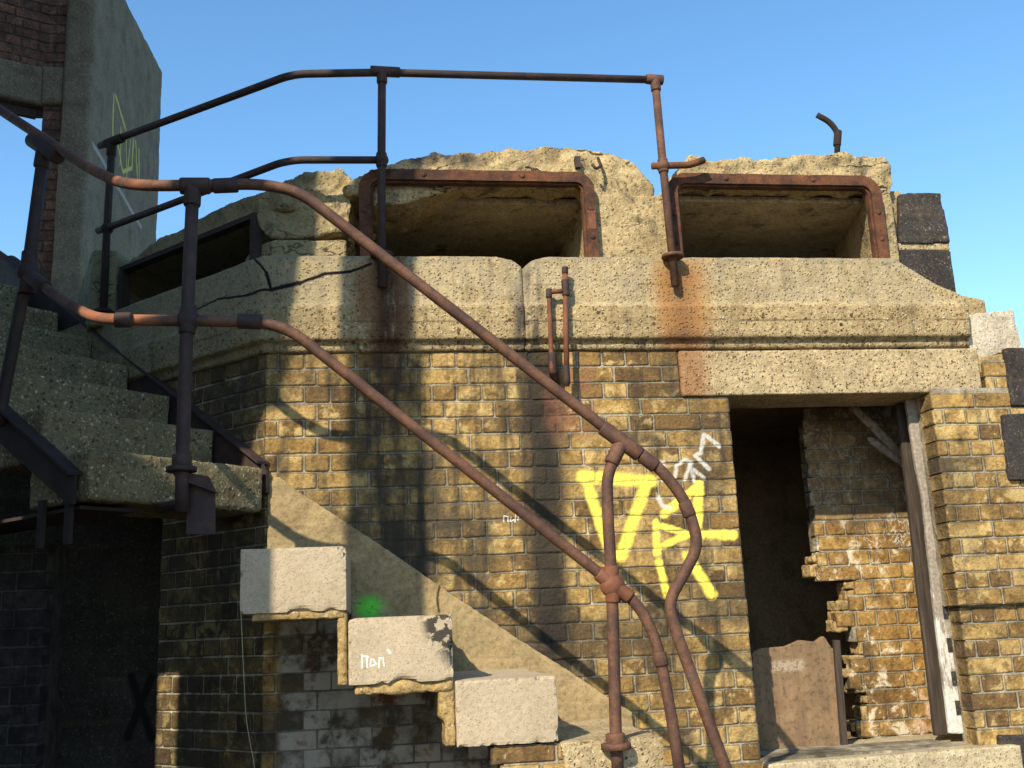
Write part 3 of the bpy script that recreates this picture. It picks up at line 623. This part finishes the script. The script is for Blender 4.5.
# quoins and stones at the right end
def block(name, poly, depth, mat, label=None, vox=.01, big=.01, small=.006):
    bm = bmesh.new(); add_prism(bm, poly, (0, depth, 0)); return erode(link(name, bm_mesh(bm, name), mat, bld, label), vox, big, small)
block('quoin', [(2.6937, 0.0900, 3.6694), (2.9287, 0.0900, 3.6726), (2.9329, 0.0900, 3.4006), (2.6629, 0.0900, 3.3988)], .3, CON_BLACK, None, .01, .022, .01)
block('quoin', [(2.6103, 0.0800, 3.3627), (2.9212, 0.0800, 3.3592), (2.9285, 0.0800, 3.1156), (2.8056, 0.0800, 3.1157), (2.6066, 0.0800, 3.2939)], .3, CON_BLACK)
block('mortar_bed', [(2.6586, 0.1000, 3.4079), (2.9345, 0.1000, 3.4098), (2.9383, 0.1000, 3.3614), (2.6201, 0.1000, 3.3596)], .25, CON_LINT)
block('rubble', [(2.6094, 0.1200, 3.6977), (2.7295, 0.1200, 3.6994), (2.6503, 0.1200, 3.3085), (2.5700, 0.1200, 3.3081)], .3, CON_ROOF)
block('stone', [(2.8850, 0.0000, 2.9922), (3.1596, 0.0000, 3.0223), (3.1839, 0.0000, 2.8124), (3.0549, 0.0000, 2.7983), (2.9001, 0.0000, 2.7444)], .25, CON_WHITE, 'pale broken stone at the end of the ledge')
block('rubble', [(2.9426, 0.1000, 3.1326), (3.0837, 0.1000, 3.1009), (3.0944, 0.1000, 2.9958), (2.9438, 0.1000, 2.9964)], .2, CON_ROOF)
block('rubble', [(2.9119, -0.0050, 2.7731), (3.1155, -0.0050, 2.8015), (3.0944, -0.0050, 2.6712), (2.9486, -0.0050, 2.6729)], .2, CON_SOFT)
block('quoin', [(3.0644, -0.0400, 2.8177), (3.3486, -0.0400, 2.8156), (3.2975, -0.0400, 2.5218), (3.0486, -0.0400, 2.5255)], .25, CON_BLACK)
block('quoin', [(2.9896, -0.0500, 2.4854), (3.2852, -0.0500, 2.4904), (3.2284, -0.0500, 2.1637), (2.9747, -0.0500, 2.1699)], .25, CON_BLACK)
block('quoin', [(2.7575, -0.0300, 1.0401), (3.0441, -0.0300, 1.0245), (2.9971, -0.0300, 0.7540), (2.7289, -0.0300, 0.7705)], .2, CON_BLACK)

# ------------------------------------------------------------------ lower concrete stair
st = root('concrete_stair', 'short broken flight of pale concrete steps cantilevered beside the yellow brick wall', 'staircase', (.5, -.45, 0))
steps = [(-.443, -.082, 1.678, 1.90), (-.079, .280, 1.428, 1.652), (.282, .635, 1.208, 1.428), (.637, 1.0, .975, 1.207), (1.002, 1.37, .745, .985)]
def chipped(lo, hi, cell=.011, amt=.03, seed=0):
    """a cast block with worn arrises and chips knocked out of its edges"""
    lo = Vector(lo); hi = Vector(hi); ce = (lo+hi)/2; bm = bmesh.new(); add_box(bm, lo, hi)
    for ax in range(3):
        n = max(1, int((hi-lo)[ax]/(cell if ax != 1 else cell*2)))
        for k in range(1, n):
            p = Vector((0, 0, 0)); p[ax] = 1; q = lo.copy(); q[ax] = lo[ax]+(hi-lo)[ax]*k/n
            bmesh.ops.bisect_plane(bm, geom=bm.verts[:]+bm.edges[:]+bm.faces[:], plane_co=q, plane_no=p)
    for v in bm.verts:
        d = [min(v.co[i]-lo[i], hi[i]-v.co[i]) for i in range(3)]; e = sorted(d)[1]
        nz = mnoise.noise(v.co*13+Vector((seed, 0, 0))); n2 = mnoise.noise(v.co*45+Vector((0, seed, 0)))
        chip = max(0, nz-.18)*amt*1.6+max(0, n2-.1)*amt*.35
        k = math.exp(-e/.012)*(chip+.0022)
        for i in range(3):
            if d[i] < .03: v.co[i] += (1 if v.co[i] < ce[i] else -1)*k*(1 if d[i] < 1e-5 else .3)
        v.co += Vector((n2, n2*.6, nz))*.0007
    return bm_mesh(bm, 'step', False)
for i, (a, b, c, d) in enumerate(steps):
    o = link('step', chipped((a, -.87, c), (b, -.028, d), seed=i*3.7), CON_STEP if a < .5 else CON_LINT, st)
rr = random.Random(4)
def rubble(boxes, mat, name='broken_infill', big=.03):
    bm = bmesh.new()
    for lo, hi in boxes: add_box(bm, lo, hi)
    return erode(link(name, bm_mesh(bm, name), mat, st), .008, big, .012, .09, .03)
rubble([((-.115, -.855, 1.43), (-.082, -.70, 1.676))], CON_SOFT, big=.012)
rubble([((-.06, -.855, 1.395), (.28, -.55, 1.432))], CON_SOFT)
rubble([((.225, -.85, 1.30), (.28, -.6, 1.42)), ((.245, -.85, 1.21), (.28, -.6, 1.32))], CON_SOFT, big=.012)
rubble([((-.40, -.86, 1.655), (-.09, -.5, 1.682))], CON_SOFT, big=.01)
brick_wall('infill_wall', (.40, -.855, 0), (1, 0, 0), (0, -1, 0), .62, .0, 1.203, BR_RIGHT, st, thick=.2, seed=21, edge=lambda z: (.0+(.0 if z > 1.12 else .03)+.06*max(0, 1.1-z), .6))
brick_wall('infill_wall', (1.0, -.85, 0), (1, 0, 0), (0, -1, 0), .36, .0, .74, BR_RIGHT, st, thick=.2, seed=22)
brick_wall('infill_wall', (-.36, -.5, 0), (1, 0, 0), (0, -1, 0), .1, .0, .4, BR_SHADE, st, thick=.2, seed=23)

# ------------------------------------------------------------------ upper flight round the corner
us = root('upper_stair', 'dark mossy concrete steps carried on rusted steel stringers, climbing round the shaded corner', 'staircase', tuple(sf(.8, .45, 0)))
for i in range(7):
    s0 = -.054+.342*i; zt = 2.303+.2125*i
    bm = bmesh.new(); add_box(bm, (s0, .05, zt-(.19 if i == 0 else .21)), (s0+(.42 if i < 6 else 1.1), .845, zt), (CO, SU, SN))
    erode(link('step', bm_mesh(bm, 'step'), CON_UP, us), .012, .012, .01, .12, .035)
for off, pts in ((.022, [(-.05, 2.285), (-.02, 2.325), (2.5, 3.94), (2.5, 3.64), (.25, 2.2), (-.05, 2.2)]), (.872, [(-.01, 2.205), (2.5, 3.69), (2.5, 3.50), (.02, 2.10), (-.01, 2.10)])):
    bm = bmesh.new(); add_prism(bm, [sf(s_, off-.005, z_) for s_, z_ in pts], SN*.012)
    # narrow top flange
    a, b = (pts[1], pts[2]) if off < .5 else (pts[0], pts[1])
    fl = [sf(a[0], off-.03, a[1]+.001), sf(b[0], off-.03, b[1]+.001), sf(b[0], off+.035, b[1]+.001), sf(a[0], off+.035, a[1]+.001)]
    add_prism(bm, fl, (0, 0, .012))
    link('stringer', bm_mesh(bm, 'stringer'), RUST_D if off < .5 else STEEL_D, us)
for s_ in (.03, .22):
    bm = bmesh.new(); add_box(bm, (s_, .85, 1.96), (s_+.035, .868, 2.14), (CO, SU, SN)); link('hanger', bm_mesh(bm, 'hanger'), STEEL_D, us)
bm = bmesh.new(); add_box(bm, (.0, .62, 2.085), (1.3, .845, 2.098), (CO, SU, SN)); link('base_plate', bm_mesh(bm, 'plate'), STEEL_D, us)

# brick support under the upper flight, and the passage behind
sp = brick_wall('brick_support', (-3.2, .06, 0), (1, 0, 0), (0, -1, 0), 1.86, .0, 2.02, BR_BLACK, None, thick=.3, seed=31)
solo(sp, 'black brick support wall under the shaded upper steps', 'brick wall')
g = [((-1.2357, 1.2500, 1.4300), (-1.1205, 1.2500, 1.1225), 1), ((-1.1355, 1.2500, 1.4201), (-1.2440, 1.2500, 1.1293), 1)]
CON_PASS = concrete('passage_render', (.05, .046, .038), .15, 60, .1, .5, (), .4, paint=[(g, (1, 0, 1), .02, (.008, .008, .008), .9)])
bm = bmesh.new(); add_box(bm, (-3.0, 1.25, 0), (-.95, 1.4, 2.9))
ps = solo(link('passage_wall', bm_mesh(bm, 'passage'), CON_PASS), 'dark rendered passage wall under the stair, marked with a black cross', 'wall')

# ------------------------------------------------------------------ hand railing of the stair
hr = root('stair_handrail', 'bent rust-brown pipe handrail with two rails descending the stair in front of the brick wall', 'handrail', (.83, -.9, 0))
def tube_part(name, pts, r, mat, parent, fr=.05, smooth=True, n=6):
    bm = bmesh.new(); add_tube(bm, fillet(pts, fr, n), r); return link(name, bm_mesh(bm, name, smooth), mat, parent)
Yr = -.895
top_pts = [(-2.0471, 0.3385, 4.3753), (-1.5958, -0.1128, 3.9157), (-1.0490, -0.6596, 3.3888), (-0.9095, -0.7991, 3.2748), (-0.7810, -0.8950, 3.2224), (-0.3814, -0.8950, 3.2362), (-0.2429, -0.8950, 3.2063), (0.9178, -0.8950, 2.2445), (1.0344, -0.9000, 2.1598), (1.1384, -0.9050, 2.0210), (1.1733, -0.9050, 1.8577), (1.1108, -0.9000, 1.7572), (1.0458, -0.8950, 1.6617), (1.0653, -0.9000, 1.5570), (1.2018, -0.9200, 1.0839), (1.2323, -0.9200, 0.9917)]
tube_part('top_rail', top_pts, .021, RUST, hr, .11, n=8)
mid_pts = [(-1.9498, 0.2411, 3.5625), (-1.5296, -0.1790, 3.2106), (-1.1663, -0.5423, 2.9001), (-1.0028, -0.7058, 2.7778), (-0.8319, -0.8950, 2.7128), (-0.3756, -0.8950, 2.7036), (-0.2697, -0.8950, 2.6694), (0.8505, -0.8950, 1.7319), (0.9417, -0.9000, 1.6518), (0.9926, -0.9050, 1.5259), (1.0109, -0.9050, 1.3898), (1.0246, -0.9100, 1.2629), (1.0431, -0.9200, 1.0034)]
tube_part('middle_rail', mid_pts, .0202, RUST, hr, .1, n=8)
def fitting(name, parts, parent, mat=RUST):
    bm = bmesh.new()
    for p in parts:
        if p[0] == 's': add_sleeve(bm, p[1], p[2], p[3])
        elif p[0] == 'b': add_ball(bm, p[1], p[2], p[3] if len(p) > 3 else (1, 1, 1))
        elif p[0] == 'f': lathe_flange(bm, p[1], p[2], p[3])
    return link(name, bm_mesh(bm, name, True), mat, parent)
# foot post by the doorway
post = tube_part('post', [(0.9001, -0.8950, 2.2041), (0.8537, -0.8950, 2.1207), (0.8470, -0.8950, 1.9581), (0.8466, -0.8950, 1.7285), (0.8265, -0.8950, 1.2067), (0.8266, -0.8950, 1.1029)], .021, RUST, hr, .05)
fitting('flange', [('f', (0.8253, -0.8950, 1.1872), .052, .022), ('s', (0.8246, -0.8950, 1.2297), (0.8255, -0.8950, 1.1904), .034)], post)
fitting('tee_fitting', [('s', (0.8464, -0.8950, 2.2980), (0.9811, -0.8970, 2.1910), .0285), ('s', (0.9178, -0.8950, 2.2445), (0.8712, -0.8950, 2.1606), .0275), ('s', (0.9849, -0.8970, 2.1909), (1.0370, -0.9000, 2.1450), .0262)], hr)
fitting('cross_fitting', [('b', (0.8484, -0.8950, 1.7284), .046, (1, .75, 1)), ('s', (0.8474, -0.8950, 1.7949), (0.8472, -0.8950, 1.6660), .027), ('s', (0.7987, -0.8950, 1.7721), (0.9075, -0.9000, 1.6808), .0265)], hr, RUST_O)
fitting('coupling', [('s', (0.9972, -0.9050, 1.4917), (1.0043, -0.9050, 1.4440), .025)], hr)
fitting('coupling', [('s', (1.1304, -0.9050, 2.0139), (1.1486, -0.9050, 1.9627), .0245)], hr)
# landing post
post = tube_part('post', [(-0.6288, -0.8950, 3.2207), (-0.6367, -0.8950, 2.7120), (-0.6393, -0.8950, 2.1736), (-0.6353, -0.8950, 2.0289)], .0235, RUST_D, hr, .02)
fitting('flange', [('f', (-0.6410, -0.8950, 2.1771), .052, .02), ('s', (-0.6407, -0.8950, 2.2259), (-0.6411, -0.8950, 2.1806), .034)], post, RUST_D)
fitting('tee_fitting', [('s', (-0.6750, -0.8950, 3.2240), (-0.5683, -0.8950, 3.2255), .031), ('s', (-0.6287, -0.8950, 3.2168), (-0.6304, -0.8950, 3.1461), .031)], hr, RUST_D)
fitting('coupling', [('s', (-0.5576, -0.8950, 3.2257), (-0.4680, -0.8950, 3.2310), .028)], hr, RUST_D)
fitting('cross_fitting', [('b', (-0.6333, -0.8950, 2.7120), .042, (1, .8, 1)), ('s', (-0.6312, -0.8950, 2.7641), (-0.6354, -0.8950, 2.6603), .03), ('s', (-0.6609, -0.8950, 2.7121), (-0.6021, -0.8950, 2.7082), .03)], hr, RUST_D)
fitting('coupling', [('s', (-0.4597, -0.8950, 2.7076), (-0.3756, -0.8950, 2.7036), .028)], hr, RUST_D)
fitting('coupling', [('s', (-0.8828, -0.8950, 2.7130), (-0.8251, -0.8950, 2.7128), .0275)], hr, RUST_D)
# bracket that carried the lost landing
bm = bmesh.new()
add_prism(bm, [(-0.6235, -0.8650, 2.1498), (-0.5314, -0.8650, 2.0987), (-0.5285, -0.8650, 1.9536), (-0.6251, -0.8650, 1.9566)], (0, .012, 0))
add_prism(bm, [(-0.6783, -0.9000, 2.1738), (-0.5511, -0.9000, 2.1500), (-0.5265, -0.9000, 2.0940), (-0.6576, -0.9000, 2.1456)], (0, .06, .0))
A = Vector((-0.5837, -0.8500, 2.0741)); B = sf(.02, .5, 2.11)
add_tube(bm, [A, B], .02, 8)
link('bracket', bm_mesh(bm, 'bracket'), RUST_D, hr)
# leaning post of the upper flight
post = tube_part('post', [(-1.3123, -0.3964, 3.5938), (-1.3605, -0.3481, 3.0982), (-1.4578, -0.2509, 2.5650), (-1.4602, -0.2484, 2.4715)], .0245, RUST_D, hr, .03)
fitting('tee_fitting', [('s', (-1.3854, -0.3232, 3.6730), (-1.2316, -0.4770, 3.5260), .032), ('s', (-1.3123, -0.3964, 3.5938), (-1.3229, -0.3857, 3.5186), .031)], hr, RUST_D)
fitting('cross_fitting', [('b', (-1.3591, -0.3496, 3.0806), .045), ('s', (-1.3550, -0.3536, 3.1647), (-1.3623, -0.3463, 2.9883), .031), ('s', (-1.4670, -0.2416, 3.1617), (-1.2597, -0.4489, 2.9796), .031)], hr, RUST_D)

# ------------------------------------------------------------------ parapet railing
pr = root('parapet_railing', 'slim dark pipe railing standing on the concrete ledge against the blue sky', 'railing', (.75, -.07, 3.14))
tube_part('top_rail', [(-1.4171, 0.8539, 4.2159), (-1.3362, 0.7730, 4.2072), (-0.3669, -0.0750, 4.1350), (-0.2984, -0.0750, 4.1525), (0.0723, -0.0750, 4.1718), (1.4424, -0.0750, 4.1740)], .0185, RUST_D, pr, .09, n=8)
tube_part('middle_rail', [(-1.4019, 0.8388, 3.7231), (-1.3227, 0.7595, 3.7148), (-0.3867, -0.0750, 3.7024), (-0.3106, -0.0750, 3.7186), (0.0844, -0.0750, 3.7259)], .0175, RUST_D, pr, .09, n=8)
tube_part('middle_rail', [(1.3581, -0.0750, 3.7182), (1.5468, -0.0750, 3.7267), (1.6189, -0.0750, 3.7541)], .017, RUST_F, pr, .03)
for tpx, mpx, bpx, mt in (((0.0817, -0.0750, 4.1747), (0.0729, -0.0750, 3.7256), (0.0662, -0.0750, 3.1093), RUST_D), ((1.4071, -0.0750, 4.1730), (1.4124, -0.0750, 3.7192), (1.4259, -0.0750, 3.1151), RUST)):
    tpx, mpx, bpx = Vector(tpx), Vector(mpx), Vector(bpx); d = (bpx-tpx).normalized()
    post = tube_part('post', [tpx, mpx, bpx], .0195, mt, pr, .01)
    fl = tpx+d*((3.262-tpx.z)/d.z)
    fitting('flange', [('f', fl, .052, .018)], post, mt)
    fitting('tee_fitting', [('s', tpx-Vector((.055 if mt is RUST_D else .045, 0, -.004)), tpx+Vector((.085 if mt is RUST_D else .04, 0, .0)), .025), ('s', tpx, tpx+d*.06, .025)], pr, mt)
    fitting('cross_fitting', [('b', mpx, .033), ('s', mpx-d*.035, mpx+d*.035, .025)], pr, mt)
post = tube_part('post', [(-1.3355, 0.7724, 4.1953), (-1.3423, 0.7792, 3.7168), (-1.3407, 0.7776, 3.2263)], .0195, STEEL_D, pr, .01)
fitting('flange', [('f', (-1.3393, 0.7762, 3.2579), .05, .02)], post, STEEL_D)
fitting('tee_fitting', [('s', (-1.3762, 0.8131, 4.2085), (-1.2699, 0.7068, 4.1932), .025), ('s', (-1.3352, 0.7721, 4.1894), (-1.3382, 0.7750, 4.1217), .025)], pr, STEEL_D)
fitting('cross_fitting', [('b', (-1.3420, 0.7789, 3.7112), .032)], pr, STEEL_D)

# ------------------------------------------------------------------ small pipes, hooks, debris
up_ = root('wall_pipe', 'short pair of orange rusted pipes joined by a tee on the concrete ledge', 'pipe', (0.8574, -0.0600, 2.6743))
tube_part('pipe', [(0.9040, -0.0850, 3.1887), (0.8831, -0.0850, 2.6404)], .0125, RUST_O, up_, .01)
tube_part('pipe', [(0.8984, -0.0850, 3.0873), (0.8238, -0.0850, 3.0825), (0.8209, -0.0700, 2.7094), (0.8465, -0.0200, 2.6840)], .011, RUST_O, up_, .02)
fitting('tee_fitting', [('s', (0.9013, -0.0850, 3.1403), (0.9017, -0.0850, 3.0633), .018)], up_, RUST_D)
fitting('cap', [('s', (0.9048, -0.0850, 3.2033), (0.9029, -0.0850, 3.1693), .015)], up_, RUST_D)
fitting('elbow', [('s', (0.8245, -0.0850, 3.0969), (0.8223, -0.0850, 3.0538), .0145)], up_, RUST_D)
fitting('coupling', [('s', (0.8836, -0.0850, 2.7329), (0.8845, -0.0800, 2.6507), .0165)], up_, RUST_D)
fitting('socket', [('s', (0.8257, -0.0700, 2.8026), (0.8277, -0.0550, 2.7037), .021), ('s', (0.8255, -0.0600, 2.7211), (0.8497, 0.0000, 2.6793), .02)], up_, RUST_D)
sb = root('roof_pipe', 'bent black pipe stub sticking up from the right roof slab against the sky', 'pipe', (2.5023, 0.3000, 4.0214))
tube_part('pipe', [(2.4905, 0.3000, 3.9692), (2.5119, 0.3000, 4.1030), (2.4741, 0.3000, 4.1664), (2.4052, 0.3000, 4.2058)], .0155, STEEL_D, sb, .06)
fitting('socket', [('s', (2.4973, 0.3000, 4.0271), (2.5133, 0.3000, 4.1147), .0205)], sb, STEEL_D)
hk = tube_part('iron_hook', [(1.1292, 0.0600, 3.8190), (1.1269, 0.0000, 3.7489), (1.0940, -0.0300, 3.7189), (1.0760, -0.0300, 3.7445)], .0075, RUST_D, None, .03)
solo(hk, 'small curved iron hook bent out of the eroded roof concrete', 'hook')
bm = bmesh.new(); add_prism(bm, [(1.0018, 0.0000, 3.7988), (1.0264, 0.0000, 3.7993), (1.0280, 0.0000, 3.7420), (1.0034, 0.0000, 3.7415)], (0, .12, 0))
solo(link('iron_stud', bm_mesh(bm, 'stud'), RUST_D), 'stubby rusted iron stud left of the hook on the roof edge', 'stud')
tw = tube_part('twine', [(-0.4378, -0.8600, 1.6876), (-0.4289, -0.8600, 1.5292), (-0.4163, -0.8600, 1.3353), (-0.3817, -0.8600, 1.1602), (-0.3602, -0.8600, 0.9589)], .0012, TWINE, None, .05)
solo(tw, 'thin pale twine hanging down from the top concrete step', 'string')

bd = root('loose_board', 'stained brown board propped inside the left of the doorway', 'board', (1.9768, 0.3500, 0.9730))
bm = bmesh.new()
rag_top = [(1.7703, 0.3000, 1.4362), (1.8112, 0.3000, 1.4526), (1.9347, 0.3000, 1.4562), (2.0116, 0.3000, 1.4804), (2.0849, 0.3000, 1.4680), (2.1327, 0.3000, 1.4936), (2.1661, 0.3000, 1.4367), (2.2099, 0.3000, 1.4255), (2.1932, 0.3000, 0.9970), (1.7490, 0.3000, 0.9736)]
add_prism(bm, rag_top, (0, .03, 0)); erode(link('panel', bm_mesh(bm, 'panel'), BOARD, bd), .006, .008, .003)
bm = bmesh.new(); add_prism(bm, [(2.1715, 0.2800, 1.4736), (2.2013, 0.2800, 1.4723), (2.1842, 0.2800, 0.9994), (2.1545, 0.2800, 0.9967)], (0, .02, 0)); link('batten', bm_mesh(bm, 'batten'), WOODD, bd)
for (a, b, wd, lab) in (((2.4347, 0.3400, 2.6210), (2.7022, 0.3600, 2.3262), .05, 'upper splintered lath hanging in the top right of the doorway'), ((2.5036, 0.3200, 2.4359), (2.7218, 0.3400, 2.2717), .04, 'lower splintered lath wedged against the dark inner door post'), ((2.6686, 0.3000, 2.4291), (2.7674, 0.2800, 2.4848), .02, 'short splinter across the head of the white door post')):
    a = Vector(a); b = Vector(b); t = (b-a).normalized(); q = t.cross(Vector((0, 1, 0))).normalized()
    bm = bmesh.new(); add_prism(bm, [a-q*wd*.5, b-q*wd*.4, b+t*.02, b+q*wd*.5, a+q*wd*.4, a-t*.03], (0, .018, 0))
    solo(erode(link('lath', bm_mesh(bm, 'lath'), LATH), .006, .006, .004), lab, 'timber', 'broken laths in the doorway')

# ------------------------------------------------------------------ tower behind on the left
tw = root('concrete_tower', 'tall shaded grey concrete fin and red brick tower rising at the upper left', 'tower', (-2.1, 3.4, 0))
FX = -1.955
bm = bmesh.new()
fin = [(-1.9550, 3.1209, 2.5964), (-1.9550, 5.6611, 2.9069), (-1.9550, 5.0627, 7.0421), (-1.9550, 3.5312, 6.8230), (-1.9550, 2.5630, 6.6908), (-1.9550, 2.3368, 6.5269)]
fin[0] = (FX, 2.6, .0); fin[1] = (FX, fin[2][1], 0.0); fin[5] = (FX, 2.6, fin[4][2]+.3)
add_prism(bm, fin, (-.2, 0, 0)); erode(link('concrete_fin', bm_mesh(bm, 'fin'), CON_FIN, tw), .03, .02, .01, .3, .08)
nb = Vector((-2.2923, 2.6600, 4.6622)); xl = nb.x
brick_wall('brick_nib', (xl, 2.66, 0), (1, 0, 0), (0, -1, 0), (FX-.2)-xl+.02, 0, 9, BR_RED, tw, thick=.2, seed=41)
wu = Vector((-.89, -.456, 0)); wn = Vector((.456, -.89, 0))
zl1 = (-2.3980, 2.6600, 5.6836)[2]; zl0 = (-2.3534, 2.6600, 5.3839)[2]
brick_wall('brick_wall', (xl, 2.66, 0), wu, wn, 3.2, zl1, 9, BR_RED, tw, thick=.25, seed=42, edge=lambda z: (-.03, 3.2))
bm = bmesh.new(); add_box(bm, (xl-.14, 2.67, zl0), (xl+.06, 2.85, 9)); link('backing', bm_mesh(bm, 'backing'), BR_RED[1], tw)
bm = bmesh.new(); add_box(bm, (xl-.01, 2.63, zl0), (FX-.2, 2.75, zl1)); erode(link('lintel', bm_mesh(bm, 'lintel'), CON_FIN, tw), .02, .012, .008)
bm = bmesh.new(); add_box(bm, (-.22, -.2, zl0), (3.2, .01, zl1), (Vector((xl, 2.66, 0)), wu, wn))
erode(link('lintel', bm_mesh(bm, 'lintel'), CON_FIN, tw), .02, .012, .008)
bm = bmesh.new(); add_box(bm, (.03, -.1, zl0-.07), (3.2, -.06, zl0-.01), (Vector((xl, 2.66, 0)), wu, wn)); link('angle_iron', bm_mesh(bm, 'angle'), RUST_D, tw)
bm = bmesh.new(); add_box(bm, (-2.2, 2.62, 0), (FX+.01, 3.2, 3.25)); erode(link('footing', bm_mesh(bm, 'footing'), CON_FIN, tw), .03, .02, .01)

# ------------------------------------------------------------------ unseen shade caster beside the camera, outlined to shape the shadows on the left
wg = root('shade_caster', 'tall unseen dark wall left of the stair, added to cast the shade', 'building', (-4, -2.3, 0))
YC = -2.25; sh = .581/.87*YC
def shx(x): return x+sh
bm = bmesh.new()
S0, S1, Z0, Z1 = -2.80, -2.60, 3.1, 4.25  # slit left in the caster to let a sunlit patch through
add_prism(bm, [(-9, YC, 0), (S0, YC, 0), (S0, YC, 13), (-9, YC, 13)], (-.3, -.4, 0))
add_prism(bm, [(S0, YC, 0), (S1, YC, 0), (S1, YC, Z0), (S0, YC, Z0)], (-.3, -.4, 0)); add_prism(bm, [(S0, YC, Z1), (S1, YC, Z1), (S1, YC, 13), (S0, YC, 13)], (-.3, -.4, 0))
add_prism(bm, [(S1, YC, 0), (shx(-.62), YC, 0), (shx(-.62), YC, 4.55), (shx(-.49), YC, 4.82), (shx(-.366), YC, 4.90), (shx(-.27), YC, 5.22), (shx(-.24), YC, 13), (S1, YC, 13)], (-.3, -.4, 0))
link('wall', bm_mesh(bm, 'caster_mesh'), CASTER, wg)
bm = bmesh.new(); add_box(bm, (-3.7, YC+.01, 0), (-3.4, .0, 7)); link('side_wall', bm_mesh(bm, 'caster_mesh'), CASTER, wg)  # unseen wall added to block sky light and deepen the shade
bm = bmesh.new(); add_prism(bm, [(shx(-.63), YC-.41, 0), (shx(.235), YC-.41, 0), (shx(.235), YC-.41, 6.25), (shx(-.095), YC-.41, 6.25), (shx(-.095), YC-.41, 3.9), (shx(-.63), YC-.41, 3.8)], (0, -.02, 0))
bmesh.ops.translate(bm, vec=(-.274, 0, .36), verts=bm.verts[:]); link('pier', bm_mesh(bm, 'pier'), CASTER, wg)  # unseen pier outlined to cast the shadow band
